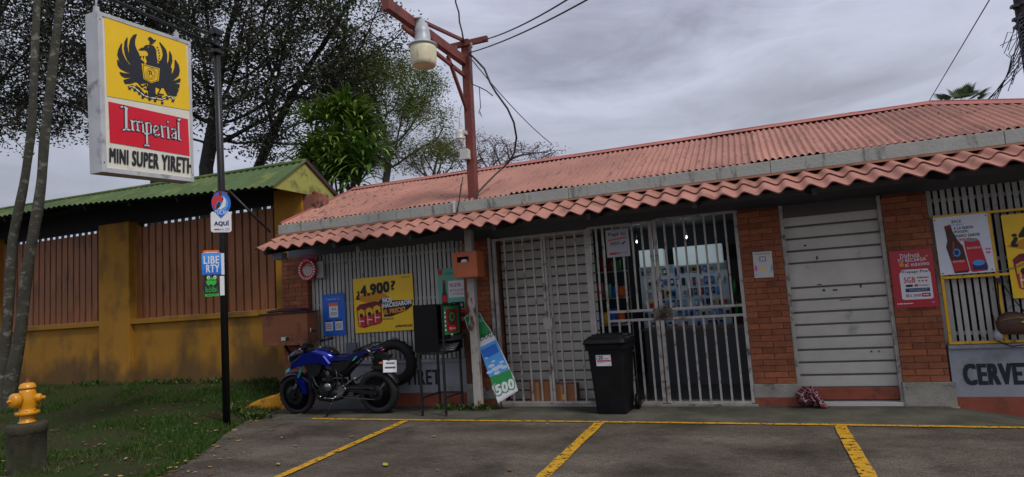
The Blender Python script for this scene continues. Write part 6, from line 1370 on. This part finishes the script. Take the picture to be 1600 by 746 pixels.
def limb_mesh(P, par, rad, n=6):
    idx = np.where(par >= 0)[0]; A = P[par[idx]]; B = P[idx]; ra = rad[par[idx]]; rb = rad[idx]; ra = np.minimum(ra, rb*1.7)
    d = B-A; L_ = np.linalg.norm(d, axis=1)[:, None]+1e-9; d = d/L_; ref = np.where(np.abs(d[:, 2:3]) < .9, np.array([[0,0,1.]]), np.array([[1.,0,0]]))
    x = np.cross(d, ref); x /= np.linalg.norm(x, axis=1)[:, None]; y = np.cross(d, x)
    a = np.arange(n)*2*np.pi/n; c, s_ = np.cos(a)[None, :, None], np.sin(a)[None, :, None]; ring = x[:, None]*c+y[:, None]*s_
    B2 = B+d*rb[:, None]*.3
    V = np.concatenate([A[:, None]+ring*ra[:, None, None], B2[:, None]+ring*rb[:, None, None]], 1).reshape(-1, 3)
    m = len(idx); o = (np.arange(m)*2*n)[:, None]; k = np.arange(n)[None]; l = (k+1) % n
    F = np.stack([o+k, o+l, o+n+l, o+n+k], 2).reshape(-1, 4)
    return V, F
def leaf_mesh(C, size, rng, aspect=.45, up=.3, fold=True):
    n = len(C); d = rng.normal(0, 1, (n, 3)); d[:, 2] = d[:, 2]*.5-up; d /= np.linalg.norm(d, axis=1)[:, None]
    s_ = np.cross(d, rng.normal(0, 1, (n, 3))); s_ /= np.linalg.norm(s_, axis=1)[:, None]
    L_ = (size*rng.uniform(.6, 1.3, n))[:, None]; V = np.stack([C, C+d*L_*.45+s_*L_*aspect/2, C+d*L_, C+d*L_*.45-s_*L_*aspect/2], 1).reshape(-1, 3)
    return V, np.arange(4*n).reshape(-1, 4)
def ellip(rng, n, c, r, hollow=.0):
    p = rng.normal(0, 1, (n, 3)); p /= np.linalg.norm(p, axis=1)[:, None]; k = (hollow+(1-hollow)*rng.random(n))**(1/2.6); return np.array(c)+p*k[:, None]*np.array(r)
def tree(name, label, base, trunk, blobs, seed, r0, leafs, mleaf, mbark, lsize=.1, spread=.28, step=.35, dk=.55, aspect=.45, group=None, cat='tree', rexp=.5, droop=0, tipmax=4, ltiers=1.0, rmin=.008, maxn=4200, inner=0):
    rng = np.random.default_rng(seed); A = np.vstack([ellip(rng, n, c, r, .15) for c, r, n in blobs])
    P, par, w, kids = colonise(A, trunk, step=step, dk=dk, seed=seed, droop=droop, maxn=maxn)
    rad = np.maximum(rmin, r0*(w/w[0])**rexp); t = thing(name, label, cat, base, group)
    V, F = limb_mesh(P, par, rad); fast_mesh('trunk', V, F, [mbark], parent=t, smooth=True)
    tips = P[(w <= tipmax)]; k = rng.random(len(tips)) < ltiers; tips = tips[k]
    if leafs:
        # uneven clumping: some tips carry many leaves, some few
        cnt = rng.poisson(leafs*np.clip(rng.gamma(1.6, .65, len(tips)), .05, 3)); C = np.repeat(tips, cnt, 0); C = C+rng.normal(0, spread, C.shape)*np.array([1, 1, .7])
        V, F = leaf_mesh(C, lsize, rng, aspect); fast_mesh('crown', V, F, [mleaf], parent=t)
    return t
ML_dark = mat_leaf('dark_tree_leaf', (.042, .056, .026), (.062, .058, .046), trans=.3, island=.6)
ML_dark2 = mat_leaf('dark_green_leaf', (.045, .066, .022), (.07, .072, .035), trans=.3, island=.6)
ML_feather = mat_leaf('feathery_leaf', (.095, .15, .02), (.16, .16, .045), trans=.35, island=.4)
ML_purple = mat_leaf('purple_bud_leaf', (.10, .07, .085), (.14, .11, .11), trans=.2)
ML_lime = mat_leaf('slim_tree_leaf', (.035, .05, .02), (.05, .06, .025), trans=.2)
def W3(px, py, Y): p = onY(px, py, Y); return (p.x, p.y, p.z)
def tr(base, *pts):
    out_ = [np.array(base, float)]
    for p in pts:
        p = np.array(p, float); k = max(1, int(np.linalg.norm(p-out_[-1])/.6)); a = out_[-1]
        for i in range(1, k+1): out_.append(a+(p-a)*i/k)
    return out_
def ground_of(px, py, Y): p = onY(px, py, Y); return (p.x, p.y, 0)
TG = 'big trees behind the boundary wall'
b0 = ground_of(322, 280, 17)
tree('shade_tree', 'big dark leafy tree rising behind boundary wall between hanging sign and black pole', b0, tr(b0, W3(322, 262, 17), W3(335, 190, 17)),
     [(W3(335, 40, 17), (4.6, 3.6, 3.6), 900), (W3(250, 120, 16.5), (2.8, 2.5, 2.3), 320), (W3(440, 80, 17), (3.0, 3, 2.9), 420), (W3(400, 200, 17), (1.9, 2, 1.2), 120), (W3(350, -120, 17), (5, 4, 2.5), 300)],
     11, .25, 44, ML_dark, M_bark_d, lsize=.135, spread=.30, step=.38, dk=.5, group=TG, aspect=.5, tipmax=5)
b0 = ground_of(243, 290, 15.5)
tree('shade_tree', 'dark leafy tree whose trunk shows under the hanging sign', b0, tr(b0, W3(243, 260, 15.5), W3(225, 170, 15.5)),
     [(W3(150, 60, 15.5), (3.4, 3, 3.2), 520), (W3(60, 120, 15.2), (2.6, 2.4, 2.2), 330), (W3(190, 190, 15.5), (2.0, 1.8, .9), 120), (W3(260, -40, 15.5), (3.6, 3, 2.0), 260)],
     12, .18, 42, ML_dark, M_bark_d, lsize=.13, spread=.30, step=.36, dk=.5, group=TG, aspect=.5, tipmax=5)
b0 = ground_of(-90, 330, 14)
tree('shade_tree', 'dark leafy tree at far left whose branches hang above the green roof', b0, tr(b0, W3(-90, 300, 14), W3(-70, 150, 14)),
     [(W3(-20, 90, 14), (2.6, 2.6, 2.9), 420), (W3(40, 200, 14), (1.4, 1.5, .8), 90), (W3(-150, 60, 14), (3, 3, 3), 200), (W3(60, -40, 14), (2.8, 2.4, 1.8), 260)],
     13, .18, 40, ML_dark, M_bark_d, lsize=.125, spread=.28, step=.36, dk=.5, group=TG, aspect=.5, tipmax=5)
b0 = ground_of(400, 290, 18.5)
tree('shade_tree', 'forked dark tree with open twiggy crown between black pole and the dracaena', b0, tr(b0, W3(400, 270, 18.5), W3(430, 200, 18.5)),
     [(W3(510, 60, 18.5), (3.4, 3, 2.9), 420), (W3(575, 30, 18.5), (2.0, 2, 1.6), 110), (W3(455, 180, 18.5), (2.0, 2, 1.9), 200), (W3(520, -90, 18.5), (3.6, 3, 1.8), 150)],
     14, .18, 30, ML_dark2, M_bark_d, lsize=.125, spread=.26, step=.36, dk=.5, group=TG, aspect=.45, tipmax=5)
b0 = ground_of(603, 285, 21)
tree('feathery_tree', 'airy yellow green feathery tree rising behind the red roof left of mast', b0, tr(b0, W3(603, 283, 21), W3(606, 262, 21)),
     [(W3(600, 150, 21), (2.5, 2.2, 1.7), 420), (W3(550, 125, 21), (1.9, 1.6, 1.5), 240), (W3(650, 200, 21), (1.7, 1.6, 1.6), 170), (W3(560, 230, 21), (1.0, 1.0, 1.1), 60), (W3(690, 225, 21), (.8, 1, .9), 50), (W3(610, 240, 21), (1.3, 1.0, .9), 60)],
     15, .14, 150, ML_feather, M_bark_g, lsize=.12, spread=.30, step=.3, dk=.42, aspect=.3, group=None, tipmax=2.5, ltiers=.75, rmin=.012)
b0 = ground_of(770, 320, 24)
tree('bare_tree', 'nearly bare purplish twiggy tree showing above the red roof ridge', b0, tr(b0, W3(775, 300, 24)),
     [(W3(790, 255, 24), (2.2, 1.6, .95), 420), (W3(850, 238, 24), (.9, .9, .35), 90), (W3(745, 235, 24), (1.6, 1.4, .8), 160)],
     16, .13, 14, ML_purple, mat('purple_bark', (.12, .085, .085), rough=.9, var=.2), lsize=.08, spread=.14, step=.22, dk=.26, tipmax=2, rmin=.011, group='bare trees beyond the roof')
b0 = ground_of(672, 320, 24)
tree('bare_tree', 'smaller bare purplish tree just left of the mast beyond roof', b0, tr(b0, W3(675, 300, 24)),
     [(W3(678, 252, 24), (1.1, 1.4, .95), 260), (W3(700, 235, 24), (.7, .9, .6), 80)], 17, .11, 12, ML_purple, MATS['purple_bark'], lsize=.08, spread=.14, step=.22, dk=.26, tipmax=2, rmin=.011, group='bare trees beyond the roof')
# two slim lichen-spotted trunks beside the hydrant
M_bark_l = mat('lichen_bark', (.05, .046, .033), rough=.9, var=.3, scale=6, second=(.17, .165, .13), s_scale=7, s_lo=.54, s_hi=.66, s_stretch=(1, 1, 1.3), bump=.6, bscale=22)
def slim(lab, pts, rr, seed, crown):
    P_ = [onY(x, y, 7.2) for x, y in pts]; P_[0].z = .05; t = thing('slim_tree', lab, 'tree', (P_[0].x, P_[0].y, .1), 'slim trees beside the hydrant')
    m = MB(); pts_ = []; rs_ = []
    for i in range(len(P_)-1):
        for k in range(6): u = k/6; q = P_[i].lerp(P_[i+1], u); s = (i+u); pts_.append(q+Vector((.014*math.sin(s*3.1+seed), .012*math.cos(s*2.3+seed), 0))); rs_.append((rr[i]+(rr[i+1]-rr[i])*u)*(1+.05*math.sin(s*5+seed)))
    pts_.append(P_[-1]); rs_.append(rr[-1]); m.tube(pts_, rs_, M_bark_l, 14); m.build('trunk', t)
    rng = np.random.default_rng(seed); A = np.vstack([ellip(rng, n, c, r) for c, r, n in crown]); top = P_[-1]
    P, par, w, kids = colonise(A, [tuple(top), tuple(top+Vector((.05, 0, .3)))], step=.35, dk=.5, seed=seed); rad = np.maximum(.008, rr[-1]*(w/w[0])**.5); V, F = limb_mesh(P, par, rad); fast_mesh('branches', V, F, [M_bark_l], parent=t, smooth=True)
    tips = P[w < 5]; C = np.repeat(tips, 9, 0); C = C+rng.normal(0, .25, C.shape); V, F = leaf_mesh(C, .11, rng); fast_mesh('crown', V, F, [ML_lime], parent=t)
slim('left of two slim lichen spotted trunks leaning beside the hydrant', [(2, 655), (6, 560), (12, 470), (22, 373), (36, 290), (50, 200), (54, 110), (58, 0), (64, -110)], [.115, .09, .082, .076, .070, .066, .062, .060, .05], 21, [((-12.0, 7.3, 10.2), (2.0, 1.6, 1.3), 120)])
slim('right of two slim lichen spotted trunks leaning beside the hydrant', [(12, 650), (24, 560), (38, 460), (52, 373), (64, 280), (72, 200), (82, 110), (94, 0), (104, -110)], [.12, .10, .090, .084, .078, .074, .070, .066, .055], 22, [((-10.8, 7.3, 10.2), (1.8, 1.6, 1.3), 120)])

# strap-leaved dracaena
def strap_leaves(heads, n, Lr, w0, droop, rng, upb=.35):
    V = []; F = []; seg = 5
    for H_, R_, dirb in heads:
        for i in range(n):
            az = rng.random()*6.283; el = rng.uniform(-.25, 1.25); d = Vector((math.cos(az)*math.cos(el), math.sin(az)*math.cos(el), math.sin(el)+upb))+dirb*.6; d.normalize()
            Ln = rng.uniform(*Lr)*R_; sx = d.cross(Vector((0,0,1)));
            if sx.length < .05: sx = Vector((1,0,0))
            sx.normalize(); p = Vector(H_); b0_ = len(V)
            for k in range(seg+1):
                t = k/seg; w = w0*math.sin(math.pi*(.12+.88*t))**.7*(1 if k < seg else .05); nn = sx.cross(d).normalized()
                V += [tuple(p-sx*w+nn*w*.25), tuple(p), tuple(p+sx*w+nn*w*.25)]
                d = (d+Vector((0,0,-droop*(t+.15)))).normalized(); p = p+d*Ln/seg
            for k in range(seg):
                o = b0_+3*k; F += [(o, o+1, o+4, o+3), (o+1, o+2, o+5, o+4)]
    return np.array(V), np.array(F)
def dracaena():
    rng = random.Random(5); c = onY(527, 218, 12.6); t = thing('dracaena_plant', 'tall glossy green strap leaved plant between feathery tree and the red roof', 'plant', (c.x, c.y, 0))
    heads = []; st_ = MB()
    for i in range(34):
        a = rng.random()*6.283; zz = rng.uniform(-1, 1); r = math.sqrt(max(0, 1-zz*zz*.8)); q = c+Vector((math.cos(a)*r*.82, math.sin(a)*r*.62, zz*.88+.0))*rng.uniform(.55, 1)
        heads.append((q, 1, (q-c).normalized()*.7))
    for px, py in ((500, 262), (487, 240), (505, 245), (470, 268), (520, 272), (555, 275), (565, 250), (535, 285), (575, 268), (580, 245), (480, 262), (545, 262), (560, 290), (510, 288)): q = onY(px, py, 12.1); heads.append((q, 1.1, Vector((0,-.3,.2))))
    for q, _, _ in heads[:40:3]:
        b0_ = Vector((c.x+rng.uniform(-.3, .3), c.y+rng.uniform(-.3, .3), 0)); st_.tube([b0_, b0_.lerp(q, .5)+Vector((rng.uniform(-.1, .1), 0, .2)), q], [.05, .035, .02], M_bark_g, 7)
    st_.build('trunk', t); V, F = strap_leaves(heads, 24, (.62, .95), .043, .55, rng)
    fast_mesh('crown', V, F, [mat_leaf('dracaena_leaf', (.05, .115, .018), (.14, .22, .035), rough=.3, trans=.2, island=.55)], parent=t)
dracaena()
def palm():
    rng = random.Random(8); c = onY(1504, 168, 30); t = thing('palm_tree', 'green fan palm crown peeking over the hip of red roof at right', 'palm', (c.x, c.y, 0))
    m = MB(); m.tube([(c.x, c.y, 0), (c.x+.1, c.y, 4), (c.x, c.y, c.z-.15)], [.24, .17, .15], M_bark_g, 10); m.build('trunk', t)
    V = []; F = []
    for i in range(26):
        az = rng.random()*6.283; el = rng.uniform(-.5, 1.3); d = Vector((math.cos(az)*math.cos(el), math.sin(az)*math.cos(el), math.sin(el))); s_ = rng.uniform(.55, .85); h = c+d*s_*.9; side = d.cross(Vector((0,0,1))).normalized() if d.cross(Vector((0,0,1))).length > .1 else Vector((1,0,0)); up_ = side.cross(d)
        o = len(V); V += [tuple(c+side*.015), tuple(c-side*.015), tuple(h-side*.01), tuple(h+side*.01)]; F.append((o, o+1, o+2, o+3))
        for k in range(19):
            a = -1.35+2.7*k/18; dd = (d*math.cos(a)+side*math.sin(a)+up_*.1).normalized(); ln = .62*(1-.2*abs(a)); w = .028; pp = dd.cross(up_).normalized(); o = len(V)
            tip = h+dd*ln-Vector((0,0,.22*ln)); mid = h+dd*ln*.55; V += [tuple(h), tuple(mid-pp*w), tuple(tip), tuple(mid+pp*w)]; F.append((o, o+1, o+2, o+3))
    fast_mesh('crown', np.array(V), np.array(F), [mat_leaf('palm_leaf', (.05, .09, .035), (.09, .12, .05), rough=.4, trans=.2)], parent=t)
palm()
